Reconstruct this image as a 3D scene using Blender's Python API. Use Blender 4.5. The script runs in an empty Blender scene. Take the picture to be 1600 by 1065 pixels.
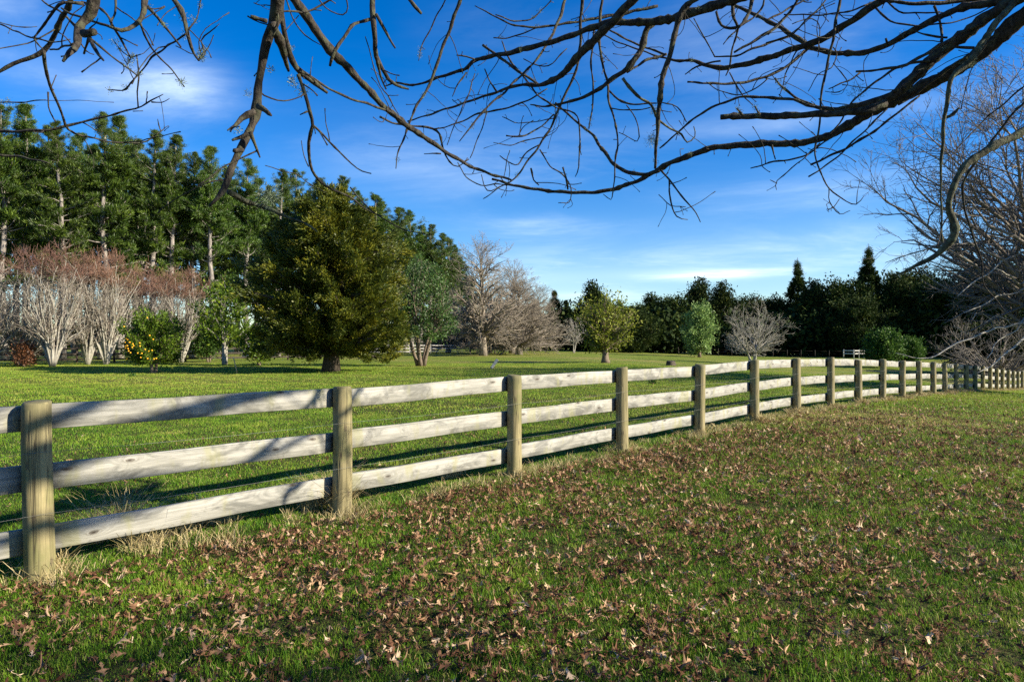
import bpy, math
import numpy as np
from mathutils import Vector, Matrix, Quaternion
R = math.radians
scene = bpy.context.scene
col = scene.collection

# ------------------------------------------------------------------ terrain height (needed by the camera)
_GX = [-200, 3, 5, 8, 11, 14, 17.2, 21.8, 26.5, 32.8, 45, 400]
_GZ = [0, 0, .03, -.015, -.156, -.30, -.46, -.72, -1.12, -1.57, -1.9, -1.9]
def sstep(t):
    t = np.clip(t, 0, 1); return t*t*(3-2*t)
def gz(x, y):
    x = np.asarray(x, float); y = np.asarray(y, float)
    z = np.interp(x, _GX, _GZ) * (1-.55*sstep((y-50)/50)) * sstep((y+2)/12)
    z = z + .018*np.sin(x*2.1+y*.7)*np.sin(y*1.7-x*.4) + .012*np.sin(x*4.3+1.3)*np.sin(y*3.9+.5)
    return z

# ------------------------------------------------------------------ camera
F = 1066.7; CX = 800.0; CY = 532.5
CAMZ = 1.60
cam = bpy.data.cameras.new('camera'); cam.lens = 24; cam.sensor_width = 36; cam.clip_end = 5000; cam.clip_start = .05
camo = bpy.data.objects.new('camera', cam); col.objects.link(camo)
camo.location = (0, 0, CAMZ); camo.rotation_euler = (R(90), 0, 0)
scene.camera = camo
def px(X, Y, d): return np.array(((X-CX)/F*d, d, CAMZ+(CY-Y)/F*d))

# ------------------------------------------------------------------ light
SUN_EL = R(26); SUN_AZ = math.atan2(.968, -.248)
world = bpy.data.worlds.new('World'); scene.world = world; world.use_nodes = True
sun = bpy.data.lights.new('sun', 'SUN'); sun.energy = 5.0; sun.angle = R(.53); sun.color = (1, .91, .74)
suno = bpy.data.objects.new('sun', sun); col.objects.link(suno)
sd = Vector((math.sin(SUN_AZ)*math.cos(SUN_EL), math.cos(SUN_AZ)*math.cos(SUN_EL), math.sin(SUN_EL)))
suno.rotation_euler = sd.to_track_quat('Z', 'Y').to_euler(); suno.location = sd*60
scene.view_settings.view_transform = 'Standard'; scene.view_settings.look = 'None'
scene.view_settings.exposure = 1.22; scene.view_settings.gamma = 1
scene.cycles.max_bounces = 5; scene.cycles.diffuse_bounces = 2; scene.cycles.transmission_bounces = 3
scene.cycles.transparent_max_bounces = 4; scene.cycles.glossy_bounces = 2
scene.cycles.use_denoising = False

class NT:
    def __init__(s, nt): s.t = nt; s.n = nt.nodes; s.l = nt.links
    def add(s, typ, props=None, **ins):
        n = s.n.new(typ)
        for k, v in (props or {}).items(): setattr(n, k, v)
        for k, v in ins.items():
            key = int(k[1:]) if k[0] == 'i' and k[1:].isdigit() else k.replace('_', ' ')
            s.put(n.inputs[key], v)
        return n
    def put(s, sock, v):
        if isinstance(v, bpy.types.NodeSocket): s.l.new(v, sock)
        elif isinstance(v, bpy.types.Node): s.l.new(v.outputs[0], sock)
        else: sock.default_value = v
    def m(s, op, a, b=0.0, c=None, clamp=False):
        n = s.n.new('ShaderNodeMath'); n.operation = op; n.use_clamp = clamp
        s.put(n.inputs[0], a); s.put(n.inputs[1], b)
        if c is not None: s.put(n.inputs[2], c)
        return n.outputs[0]
    def noise(s, vec, scale, detail=3, rough=.55, dist=0.0):
        n = s.add('ShaderNodeTexNoise', Scale=scale, Detail=detail, Roughness=rough, Distortion=dist)
        if vec is not None: s.put(n.inputs['Vector'], vec)
        return n.outputs['Fac']
    def ramp(s, fac, stops):
        n = s.n.new('ShaderNodeValToRGB'); s.put(n.inputs[0], fac); e = n.color_ramp.elements
        while len(e) < len(stops): e.new(.5)
        for i, (p, c) in enumerate(stops):
            e[i].position = p
            e[i].color = (c, c, c, 1) if isinstance(c, (int, float)) else (*c, 1)
        return n.outputs[0]
    def mix(s, f, a, b, mode='MIX'):
        n = s.n.new('ShaderNodeMix'); n.data_type = 'RGBA'; n.blend_type = mode
        s.put(n.inputs[0], f)
        for i, v in ((6, a), (7, b)):
            if isinstance(v, tuple) and len(v) == 3: v = (*v, 1)
            s.put(n.inputs[i], v)
        return n.outputs[2]
    def mapr(s, v, a, b, c=0.0, d=1.0, smooth=True):
        n = s.n.new('ShaderNodeMapRange'); n.interpolation_type = 'SMOOTHSTEP' if smooth else 'LINEAR'
        s.put(n.inputs[0], v); s.put(n.inputs[1], a); s.put(n.inputs[2], b); s.put(n.inputs[3], c); s.put(n.inputs[4], d)
        return n.outputs[0]

def build_world():
    w = NT(world.node_tree); w.n.clear()
    sky = w.add('ShaderNodeTexSky', dict(sky_type='NISHITA', sun_disc=False, sun_elevation=SUN_EL, sun_rotation=SUN_AZ,
                                         air_density=1.0, dust_density=.15, ozone_density=4.0, altitude=50))
    hs = w.add('ShaderNodeHueSaturation', Hue=.513, Saturation=1.40, Value=1.0, Color=sky.outputs[0])
    tc = w.add('ShaderNodeTexCoord').outputs['Generated']
    sep = w.add('ShaderNodeSeparateXYZ', Vector=tc)
    x, y, z = sep.outputs
    zz = w.m('MAXIMUM', w.m('ADD', z, .13), .03)
    u = w.m('DIVIDE', x, zz); v = w.m('DIVIDE', y, zz)
    uv = w.add('ShaderNodeCombineXYZ', X=u, Y=v, Z=0.0).outputs[0]
    st = w.add('ShaderNodeCombineXYZ', X=w.m('MULTIPLY', w.m('ADD', u, w.m('MULTIPLY', v, .35)), .9), Y=w.m('MULTIPLY', v, 1.5), Z=.7).outputs[0]
    n1 = w.noise(st, 1.25, 7, .62, .35)
    n2 = w.noise(uv, .55, 3, .5)
    n3 = w.noise(st, 4.0, 5, .65, .6)
    def spot(X, Y, sx, sy):           # soft patch of sky where a cloud sits
        k = math.sqrt(((X-CX)/F)**2+1+((CY-Y)/F)**2)
        cx_, cz_ = (X-CX)/F/k, (CY-Y)/F/k
        a = w.m('DIVIDE', w.m('SUBTRACT', x, cx_), sx/F); b = w.m('DIVIDE', w.m('SUBTRACT', z, cz_), sy/F)
        r2 = w.m('ADD', w.m('MULTIPLY', a, a), w.m('MULTIPLY', b, b))
        return w.m('MULTIPLY', w.m('EXPONENT', w.m('MULTIPLY', r2, -1.0)), w.m('GREATER_THAN', y, 0.0))
    spots = [(140, 122, 110, 26, .34), (275, 128, 48, 34, .44), (20, 15, 40, 30, .2), (1095, 428, 95, 9, .95), (1000, 415, 260, 34, .28), (850, 356, 110, 16, .24),
             (1250, 190, 150, 14, .20), (1280, 300, 170, 26, .18), (1120, 70, 200, 40, .10), (700, 240, 160, 60, .18),
             (840, 435, 110, 14, .35), (1300, 390, 110, 40, .22), (880, 462, 110, 12, .4)]
    tot = None
    for X, Y, sx, sy, a in spots:
        q = w.m('MULTIPLY', spot(X, Y, sx, sy), a)
        tot = q if tot is None else w.m('ADD', tot, q)
    wisp = w.m('MULTIPLY', w.mapr(n1, .40, .68), w.mapr(n3, .25, .7, .55, 1.0))
    general = w.m('MULTIPLY', w.m('MULTIPLY', w.mapr(n2, .42, .68), wisp), .12)
    cl = w.m('ADD', w.m('MULTIPLY', tot, w.m('ADD', .35, w.m('MULTIPLY', wisp, .9))), general)
    cl = w.m('MINIMUM', cl, .92)
    cl = w.m('MULTIPLY', cl, w.mapr(z, -.02, .03))
    c = w.mix(cl, hs.outputs[0], (6.9, 8.0, 8.7))
    bg = w.add('ShaderNodeBackground', Color=c, Strength=.082)
    w.add('ShaderNodeOutputWorld', Surface=bg)
build_world()

# ------------------------------------------------------------------ materials
MATS = {}
def new_mat(name):
    m = bpy.data.materials.new(name); m.use_nodes = True; t = NT(m.node_tree); t.n.clear(); MATS[name] = m
    return m, t
def finish(t, shader): t.add('ShaderNodeOutputMaterial', Surface=shader)
def tint_of(t): return t.add('ShaderNodeAttribute', dict(attribute_name='tint')).outputs['Fac']

def foliage_mat(name, stops, transl=.25, rough=.5, spec=.35, nscale=.6):
    m, t = new_mat(name)
    tc = t.add('ShaderNodeTexCoord').outputs['Object']
    v = t.m('ADD', t.m('MULTIPLY', tint_of(t), .7), t.m('MULTIPLY', t.noise(tc, nscale, 2), .45), clamp=True)
    v = t.m('SUBTRACT', v, .08)
    c = t.ramp(v, stops)
    oi = t.add('ShaderNodeObjectInfo').outputs['Random']
    c = t.add('ShaderNodeHueSaturation', Hue=t.m('ADD', .492, t.m('MULTIPLY', oi, .016)), Saturation=1.0, Value=t.m('ADD', .85, t.m('MULTIPLY', oi, .3)), Color=c).outputs[0]
    p = t.add('ShaderNodeBsdfPrincipled', Base_Color=c, Roughness=rough)
    p.inputs['Specular IOR Level'].default_value = spec
    tr = t.add('ShaderNodeBsdfTranslucent', Color=c)
    finish(t, t.add('ShaderNodeMixShader', i0=transl, i1=p, i2=tr))
    return m
def bark_mat(name, c1, c2, scale=6, moss=None, stretch=5, bump=.4, mossamt=.5):
    m, t = new_mat(name)
    tc = t.add('ShaderNodeTexCoord').outputs['Object']
    mp = t.add('ShaderNodeMapping', Vector=tc); mp.inputs['Scale'].default_value = (stretch, stretch, 1)
    n = t.noise(mp, scale, 5, .65); n2 = t.noise(tc, 1.3*scale, 4, .6)
    c = t.mix(t.mapr(n, .35, .68), c1, c2)
    if moss: c = t.mix(t.m('MULTIPLY', t.mapr(n2, .48, .62), mossamt), c, moss)
    b = t.add('ShaderNodeBump', Strength=bump, Distance=.02, Height=t.m('ADD', n, n2))
    p = t.add('ShaderNodeBsdfPrincipled', Base_Color=c, Roughness=.85, Normal=b)
    p.inputs['Specular IOR Level'].default_value = .2
    finish(t, p); return m

def ground_mat():
    m, t = new_mat('meadow_turf')
    tc = t.add('ShaderNodeTexCoord').outputs['Object']
    n1 = t.noise(tc, .09, 4, .6); n2 = t.noise(tc, .6, 4, .6); n3 = t.noise(tc, 5, 5, .7); n4 = t.noise(tc, 38, 3, .7)
    g = t.mix(t.mapr(n3, .3, .7), (.10, .150, .014), (.20, .255, .030))
    g = t.mix(t.m('MULTIPLY', t.mapr(n1, .46, .62), .75), g, (.29, .245, .075))
    g = t.mix(t.m('MULTIPLY', t.mapr(n2, .50, .68), .55), g, (.25, .235, .055))
    g = t.mix(t.m('MULTIPLY', t.mapr(t.noise(tc, 1.7, 5, .7, .5), .60, .70), .55), g, (.20, .155, .07))
    g = t.mix(t.m('MULTIPLY', t.mapr(n4, .35, .75), .6), g, (.07, .085, .018))
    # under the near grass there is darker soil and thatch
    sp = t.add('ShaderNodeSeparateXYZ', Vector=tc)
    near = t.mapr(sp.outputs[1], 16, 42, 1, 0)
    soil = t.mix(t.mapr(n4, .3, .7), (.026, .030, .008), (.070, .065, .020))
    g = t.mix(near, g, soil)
    b = t.add('ShaderNodeBump', Strength=.9, Distance=.06, Height=t.m('ADD', t.m('MULTIPLY', n3, .8), t.m('MULTIPLY', n4, .7)))
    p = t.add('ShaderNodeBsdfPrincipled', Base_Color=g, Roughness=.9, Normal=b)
    p.inputs['Specular IOR Level'].default_value = .1
    finish(t, p); return m

def wood_mat(name, rail):
    m, t = new_mat(name)
    tc = t.add('ShaderNodeTexCoord').outputs['Object']
    oi = t.add('ShaderNodeObjectInfo').outputs['Random']
    off = t.add('ShaderNodeCombineXYZ', X=t.m('MULTIPLY', oi, 37.0), Y=t.m('MULTIPLY', oi, 11.0), Z=t.m('MULTIPLY', oi, 53.0))
    v = t.add('ShaderNodeVectorMath', dict(operation='ADD'), i0=tc, i1=off).outputs[0]
    def mp(s):
        n = t.add('ShaderNodeMapping', Vector=v); n.inputs['Scale'].default_value = s; return n.outputs[0]
    if rail:
        ks = t.add('ShaderNodeSeparateXYZ', Vector=mp((2.0, 1, 6.0))).outputs
        wb = t.m('MULTIPLY', t.noise(mp((9, 9, 30)), 1.0, 2), .12)
        kn = t.add('ShaderNodeTexVoronoi', dict(voronoi_dimensions='2D'), Vector=t.add('ShaderNodeCombineXYZ', X=t.m('ADD', ks[0], wb), Y=ks[2]), Scale=1.0, Randomness=1.0)
        kd = t.m('ADD', kn.outputs['Distance'], t.m('MULTIPLY', t.m('GREATER_THAN', t.add('ShaderNodeSeparateColor', Color=kn.outputs['Color']).outputs[0], .42), .5))
        # grain bends around knots
        grain_in = t.add('ShaderNodeVectorMath', dict(operation='ADD'), i0=mp((1.1, 6, 24)), i1=t.add('ShaderNodeCombineXYZ', Z=t.m('MULTIPLY', t.mapr(kd, 0, .35, 1, 0), 2.2))).outputs[0]
        g = t.noise(grain_in, 1.6, 5, .65, .4)
        fine = t.noise(mp((3, 20, 120)), 1.0, 4, .7)
        blot = t.noise(mp((2.6, 3, 7)), 1.0, 5, .7, .9); blot2 = t.noise(mp((5, 1, 1.6)), 1.0, 3, .6)
        c = t.mix(t.mapr(g, .35, .65), (.245, .235, .20), (.36, .345, .30))
        c = t.mix(t.m('MULTIPLY', t.mapr(fine, .52, .72), .5), c, (.18, .165, .13))
        c = t.mix(t.m('MULTIPLY', t.mapr(blot, .45, .66), .85), c, (.125, .122, .105))
        c = t.mix(t.m('MULTIPLY', t.mapr(blot2, .52, .66), .5), c, (.25, .24, .11))
        ring = t.m('SINE', t.m('MULTIPLY', kd, 120.0))
        kr = t.mapr(kd, .05, .16, 1, 0)
        c = t.mix(t.m('MULTIPLY', kr, t.mapr(ring, -1, 1, .15, .75)), c, (.10, .08, .055))
        c = t.mix(t.mapr(kd, .02, .09, .85, 0), c, (.035, .026, .018))
        hgt = t.m('ADD', t.m('MULTIPLY', g, .5), fine)
    else:
        g = t.noise(mp((22, 22, 1.2)), 1.3, 5, .65, .3); fine = t.noise(mp((90, 90, 2.2)), 1.0, 3, .6)
        crack = t.noise(mp((16, 16, .55)), 1.0, 2, .4)
        blot = t.noise(mp((4, 4, 3)), 1.0, 4, .6)
        c = t.mix(t.mapr(g, .35, .66), (.16, .135, .065), (.30, .25, .125))
        c = t.mix(t.m('MULTIPLY', t.mapr(blot, .46, .66), .6), c, (.14, .145, .05))
        c = t.mix(t.m('MULTIPLY', t.mapr(fine, .5, .75), .45), c, (.09, .075, .05))
        ck = t.m('ABSOLUTE', t.m('SUBTRACT', crack, .5))
        c = t.mix(t.mapr(ck, .0, .008, .85, 0), c, (.035, .028, .018))
        s3 = t.add('ShaderNodeSeparateXYZ', Vector=tc).outputs
        ang = t.m('MULTIPLY', t.m('ARCTAN2', s3[1], s3[0]), .55)
        kn = t.add('ShaderNodeTexVoronoi', dict(voronoi_dimensions='2D'), Vector=t.add('ShaderNodeCombineXYZ', X=t.m('ADD', ang, t.m('MULTIPLY', oi, 9.0)), Y=t.m('MULTIPLY', t.m('ADD', s3[2], oi), 2.6)), Scale=1.0).outputs['Distance']
        c = t.mix(t.mapr(kn, .03, .12, .75, 0), c, (.10, .075, .045))
        sz = t.add('ShaderNodeSeparateXYZ', Vector=tc).outputs[2]
        # weathered end grain on the top, greenish algae near it
        c = t.mix(t.m('MULTIPLY', t.mapr(sz, 1.0, 1.19), t.mapr(blot, .3, .6, .3, .8)), c, (.13, .12, .06))
        hgt = t.m('ADD', g, t.mapr(ck, 0, .02, 0, 1.2))
    b = t.add('ShaderNodeBump', Strength=.35, Distance=.005, Height=hgt)
    p = t.add('ShaderNodeBsdfPrincipled', Base_Color=c, Roughness=.8, Normal=b)
    p.inputs['Specular IOR Level'].default_value = .25
    finish(t, p); return m

def plain_mat(name, c, rough=.7, var=.25, metal=0, scale=8):
    m, t = new_mat(name)
    tc = t.add('ShaderNodeTexCoord').outputs['Object']
    n = t.noise(tc, scale, 4, .6)
    cc = t.mix(t.mapr(n, .3, .7), tuple(v*(1-var) for v in c), tuple(min(1, v*(1+var)) for v in c))
    p = t.add('ShaderNodeBsdfPrincipled', Base_Color=cc, Roughness=rough, Metallic=metal)
    p.inputs['Specular IOR Level'].default_value = .3
    finish(t, p); return m
def tint_mat(name, stops, rough=.7, transl=.15, spec=.25):
    m, t = new_mat(name)
    c = t.ramp(tint_of(t), stops)
    p = t.add('ShaderNodeBsdfPrincipled', Base_Color=c, Roughness=rough); p.inputs['Specular IOR Level'].default_value = spec
    tr = t.add('ShaderNodeBsdfTranslucent', Color=c)
    finish(t, t.add('ShaderNodeMixShader', i0=transl, i1=p, i2=tr)); return m

ground_mat(); wood_mat('rail_wood', True); wood_mat('post_wood', False)
foliage_mat('pine_needles', [(0, (.012, .028, .004)), (.5, (.046, .088, .009)), (1, (.20, .28, .028))], .2)
foliage_mat('golden_yew', [(0, (.018, .032, .005)), (.4, (.070, .094, .010)), (.75, (.21, .20, .013)), (1, (.38, .30, .022))], .25)
foliage_mat('glossy_leaf', [(0, (.025, .055, .012)), (.5, (.055, .115, .018)), (1, (.16, .25, .035))], .25, .55, .15)
foliage_mat('citrus_leaf', [(0, (.03, .070, .008)), (.5, (.095, .16, .012)), (1, (.27, .33, .03))], .3, .5, .2)
foliage_mat('olive_leaf', [(0, (.025, .050, .012)), (.5, (.055, .105, .022)), (1, (.16, .25, .05))], .2)
foliage_mat('yellowing_leaf', [(0, (.05, .085, .010)), (.35, (.15, .20, .020)), (.7, (.34, .37, .055)), (1, (.50, .40, .17))], .35, .6, .2)
foliage_mat('dark_conifer', [(0, (.010, .020, .006)), (.5, (.026, .044, .009)), (.8, (.070, .085, .012)), (1, (.15, .15, .02))], .15, .7, .1)
foliage_mat('mid_conifer', [(0, (.020, .040, .008)), (.5, (.048, .078, .012)), (.85, (.11, .13, .02)), (1, (.19, .19, .03))], .2, .6, .2, .25)
foliage_mat('silver_leaf', [(0, (.07, .12, .04)), (.5, (.22, .34, .09)), (1, (.42, .54, .18))], .3)
foliage_mat('reddish_twig', [(0, (.20, .105, .07)), (1, (.42, .245, .17))], .2)
foliage_mat('dead_leaf', [(0, (.08, .03, .015)), (1, (.20, .09, .04))], .2)
bark_mat('pine_bark', (.12, .105, .09), (.34, .30, .26), 2)
bark_mat('dark_bark', (.035, .028, .020), (.10, .08, .06), 4)
bark_mat('brown_bark', (.10, .075, .05), (.24, .19, .14), 4)
bark_mat('pale_bark', (.22, .20, .165), (.42, .39, .33), 3, (.28, .27, .19))
bark_mat('grey_twig', (.15, .12, .095), (.32, .27, .215), 3, (.20, .19, .12))
bark_mat('dark_twig', (.075, .066, .058), (.23, .205, .18), 3, (.15, .14, .09))
bark_mat('oak_bark', (.018, .015, .012), (.065, .054, .042), 14, (.085, .09, .048), 3, .8, .55)
bark_mat('mossy_bark', (.035, .035, .02), (.09, .088, .054), 14, (.13, .145, .08), 3, .8, .8)
tint_mat('grass_blade', [(0, (.020, .062, .004)), (.3, (.088, .215, .010)), (.55, (.21, .33, .022)), (.8, (.34, .345, .060)), (1, (.50, .40, .17))], .55, .3, .2)
tint_mat('dry_blade', [(0, (.20, .17, .06)), (.5, (.42, .33, .15)), (1, (.66, .54, .30))], .6, .25)
tint_mat('oak_leaf', [(0, (.05, .022, .013)), (.3, (.14, .066, .036)), (.55, (.27, .15, .082)), (.82, (.46, .295, .17)), (1, (.68, .51, .34))], .7, .15, .08)
plain_mat('wire', (.20, .20, .18), .7, .2, .2)
plain_mat('dark_timber', (.045, .035, .028), .85, .4)
plain_mat('pale_timber', (.42, .40, .36), .8, .3)
plain_mat('tan_timber', (.36, .27, .14), .8, .3)
plain_mat('orange_peel', (.85, .40, .02), .45, .15)
plain_mat('lichen', (.13, .165, .10), .9, .3)
plain_mat('trough_grey', (.22, .24, .26), .6, .15)
plain_mat('white_cap', (.7, .7, .72), .6, .1)

# ------------------------------------------------------------------ mesh helpers
def mesh(name, V, faces, tint=None, smooth=False):
    """V (n,3); faces: list of int arrays (m,k)"""
    me = bpy.data.meshes.new(name)
    V = np.asarray(V, np.float32)
    me.vertices.add(len(V)); me.vertices.foreach_set('co', V.ravel())
    fl = [np.asarray(f, np.int32) for f in faces if len(f)]
    idx = np.concatenate([f.ravel() for f in fl]); cnt = np.concatenate([np.full(len(f), f.shape[1], np.int32) for f in fl])
    st = np.concatenate([[0], np.cumsum(cnt)[:-1]]).astype(np.int32)
    me.loops.add(len(idx)); me.loops.foreach_set('vertex_index', idx)
    me.polygons.add(len(cnt)); me.polygons.foreach_set('loop_start', st); me.polygons.foreach_set('loop_total', cnt)
    if smooth: me.polygons.foreach_set('use_smooth', np.ones(len(cnt), bool))
    me.update(calc_edges=True)
    if tint is not None:
        a = me.attributes.new('tint', 'FLOAT', 'POINT'); a.data.foreach_set('value', np.asarray(tint, np.float32))
    return me
def link(name, me, mat, parent=None, loc=None):
    if mat and not me.materials: me.materials.append(MATS[mat])
    o = bpy.data.objects.new(name, me); col.objects.link(o)
    if parent: o.parent = parent
    if loc is not None: o.location = loc
    return o
def tag(o, label=None, cat=None, group=None, kind=None):
    if label: o['label'] = label
    if cat: o['category'] = cat
    if group: o['group'] = group
    if kind: o['kind'] = kind
    return o
def empty(name, loc, label, cat, group=None, rz=0, sc=1.0):
    o = bpy.data.objects.new(name, None); col.objects.link(o); o.location = loc; o.rotation_euler = (0, 0, rz)
    o.scale = (sc,)*3 if isinstance(sc, (int, float)) else sc
    return tag(o, label, cat, group)

def nrm(v): return v/np.maximum(np.linalg.norm(v, axis=-1, keepdims=True), 1e-9)
def tubes(groups, k=5, ref=None):
    """groups: list of (P(M,n,3), R(M,n)[,k]); one merged set of tubes"""
    Vs, Fs, Ts, base = [], [], [], 0
    for g in groups:
        P, Rr = g[0], g[1]; kk = g[2] if len(g) > 2 else k
        M, n, _ = P.shape
        if M == 0: continue
        T = nrm(np.gradient(P, axis=1))
        if ref is None:
            md = nrm(P[:, -1]-P[:, 0]); rf = np.where(np.abs(md[:, 2:3]) > .8, np.array([[1., 0, 0]]), np.array([[0, 0, 1.]]))
            rf = nrm(rf + .01)
        else: rf = np.tile(np.array(ref, float), (M, 1))
        A = nrm(np.cross(T, rf[:, None, :])); B = np.cross(T, A)
        th = np.arange(kk)*2*math.pi/kk
        V = P[:, :, None, :] + Rr[:, :, None, None]*(np.cos(th)[None, None, :, None]*A[:, :, None, :] + np.sin(th)[None, None, :, None]*B[:, :, None, :])
        ids = base+np.arange(M*n*kk).reshape(M, n, kk)
        a = ids[:, :-1, :]; b = ids[:, 1:, :]
        q = np.stack([a, np.roll(a, -1, 2), np.roll(b, -1, 2), b], -1).reshape(-1, 4)
        Vs.append(V.reshape(-1, 3)); Fs.append(q)
        if kk > 2:
            Fs.append(ids[:, 0, ::-1].reshape(-1, kk)); Fs.append(ids[:, -1, :].reshape(-1, kk))
        base += M*n*kk
    return np.concatenate(Vs), Fs
def tube_mesh(name, groups, k=5, ref=None, smooth=True):
    V, Fs = tubes(groups, k, ref); return mesh(name, V, Fs, None, smooth)

def interp_poly(P, t):
    """P (M,n,3), t (M,) in 0..1 -> pos, tangent"""
    n = P.shape[1]; f = np.clip(t, 0, .9999)*(n-1); i = f.astype(int); w = (f-i)[:, None]
    ar = np.arange(len(P)); return P[ar, i]*(1-w)+P[ar, i+1]*w, nrm(P[ar, i+1]-P[ar, i]), i, w[:, 0]
def walk(rng, S, D, L, n, wander, trop, R0, R1, sag=0.0, power=1.0):
    M = len(S); P = np.zeros((M, n, 3)); P[:, 0] = S; d = D.copy(); step = (L/(n-1))[:, None]
    for i in range(1, n):
        d = nrm(d + rng.normal(0, wander, (M, 3)) + np.array([0, 0, trop-sag*i/n]))
        P[:, i] = P[:, i-1]+d*step
    w = np.linspace(0, 1, n)[None, :]**power
    return P, R0[:, None]*(1-w)+R1[:, None]*w
def grow(rng, roots, levels):
    """roots: (P,R). levels: dicts(c, t0, t1, ang, angs, len(f(t)), lr, n, wander, trop, rr, k). returns list of (P,R,k)"""
    out = [(roots[0], roots[1], 7)]; P, Rr = roots
    for lv in levels:
        M = len(P); c = lv['c']; ntot = int(M*c)
        par = np.repeat(np.arange(M), int(c)) if c == int(c) else rng.integers(0, M, ntot)
        N = len(par)
        t = lv['t0']+(lv['t1']-lv['t0'])*rng.random(N)**lv.get('tp', 1)
        pos, tan, i, w = interp_poly(P[par], t)
        pr = Rr[par, i]*(1-w)+Rr[par, i+1]*w
        pl = np.linalg.norm(P[par, -1]-P[par, 0], axis=1)
        ang = np.radians(lv['ang'] + lv.get('angt', 0)*t + rng.normal(0, lv.get('angs', 10), N))
        rv = nrm(rng.normal(0, 1, (N, 3))*np.array([1, 1, lv.get('flat', 1)])); perp = nrm(np.cross(np.cross(tan, rv), tan))
        D = tan*np.cos(ang)[:, None]+perp*np.sin(ang)[:, None]
        if 'abslen' in lv: L = lv['abslen']*lv['shape'](t)*(1+rng.normal(0, .15, N))
        else: L = pl*lv['lr']*(lv['shape'](t) if 'shape' in lv else (1.1-.6*t))*(1+rng.normal(0, .2, N))
        L = np.clip(L, .05, None)
        r0 = np.minimum(pr*lv.get('rr', .6), lv.get('rmax', 9)); r0 = np.maximum(r0, lv.get('rmin', .003)); r1 = np.maximum(r0*.35, lv.get('rmin', .003)*.7)
        P, Rr = walk(rng, pos, D, L, lv['n'], lv['wander'], lv['trop'], r0, r1, lv.get('sag', 0))
        if not lv.get('skip'): out.append((P, Rr, lv.get('k', 4)))
    return out, P, Rr
def leaves(rng, C, D, L, W, spread=.6, bend=True):
    """rhombic leaves at centres C (N,3) pointing along D, length L, width W -> V(N*4), F, """
    N = len(C); D = nrm(D+rng.normal(0, spread, (N, 3))); rv = rng.normal(0, 1, (N, 3)); S = nrm(np.cross(D, rv))
    L = L*(.6+.8*rng.random(N))[:, None]; W = W*(.6+.8*rng.random(N))[:, None]
    up = np.cross(D, S)
    V = np.stack([C, C+D*L*.5+S*W*.5+up*W*.2, C+D*L, C+D*L*.5-S*W*.5+up*W*.2], 1).reshape(-1, 3)
    return V, np.arange(N*4).reshape(N, 4)
def tuft_points(rng, P, n_per, t0, jitter):
    M = len(P); par = np.repeat(np.arange(M), n_per); t = t0+(1-t0)*rng.random(len(par))
    pos, tan, _, _ = interp_poly(P[par], t); pos = pos+rng.normal(0, jitter, pos.shape); return pos, tan

def clump_tint(rng, C, s=1.2):
    f = np.sin(C[:, 0]*s*2.1+1)*np.sin(C[:, 1]*s*1.9+2)*np.sin(C[:, 2]*s*2.3)
    return np.clip(.42+.25*f+rng.normal(0, .2, len(C)), 0, 1)

# ------------------------------------------------------------------ ground
def build_ground():
    def axis(lo, hi, near, n):
        s = np.linspace(-1, 1, n); v = np.sinh(s*5.2)/np.sinh(5.2); return v
    xs = np.sign(np.linspace(-1, 1, 421))*0+np.sinh(np.linspace(-1, 1, 421)*4.6)/np.sinh(4.6)*700
    ys = np.concatenate([np.linspace(-60, -4, 20), 8+np.sinh(np.linspace(-.32, 1, 400)*4.8)/np.sinh(4.8)*1200])
    ys = np.unique(np.round(ys, 4))
    X, Y = np.meshgrid(xs, ys); Z = gz(X, Y)
    ny, nx = X.shape; ids = np.arange(nx*ny).reshape(ny, nx)
    f = np.stack([ids[:-1, :-1], ids[:-1, 1:], ids[1:, 1:], ids[1:, :-1]], -1).reshape(-1, 4)
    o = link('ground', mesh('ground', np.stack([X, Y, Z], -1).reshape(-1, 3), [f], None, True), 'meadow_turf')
    tag(o, 'green meadow turf with yellowed patches', 'ground', kind='structure')
build_ground()

# fence line
F0 = np.array([-3.174, 4.59]); FU = np.array([1.563, 1.722]); FU /= np.linalg.norm(FU); FN = np.array([-FU[1], FU[0]])
def side(x, y): return (x-F0[0])*FN[0]+(y-F0[1])*FN[1]        # > 0 beyond the fence
def patch(x, y, s, ph=0):
    return (np.sin(x*s+ph)*np.sin(y*s*1.13+ph*2)+np.sin((x+y)*s*1.9+ph)*np.sin((x-y)*s*1.6+1+ph)+.6*np.sin(x*s*4.1+y*s*1.3+ph)*np.sin(y*s*3.7-x*s+ph))/2.6

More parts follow.
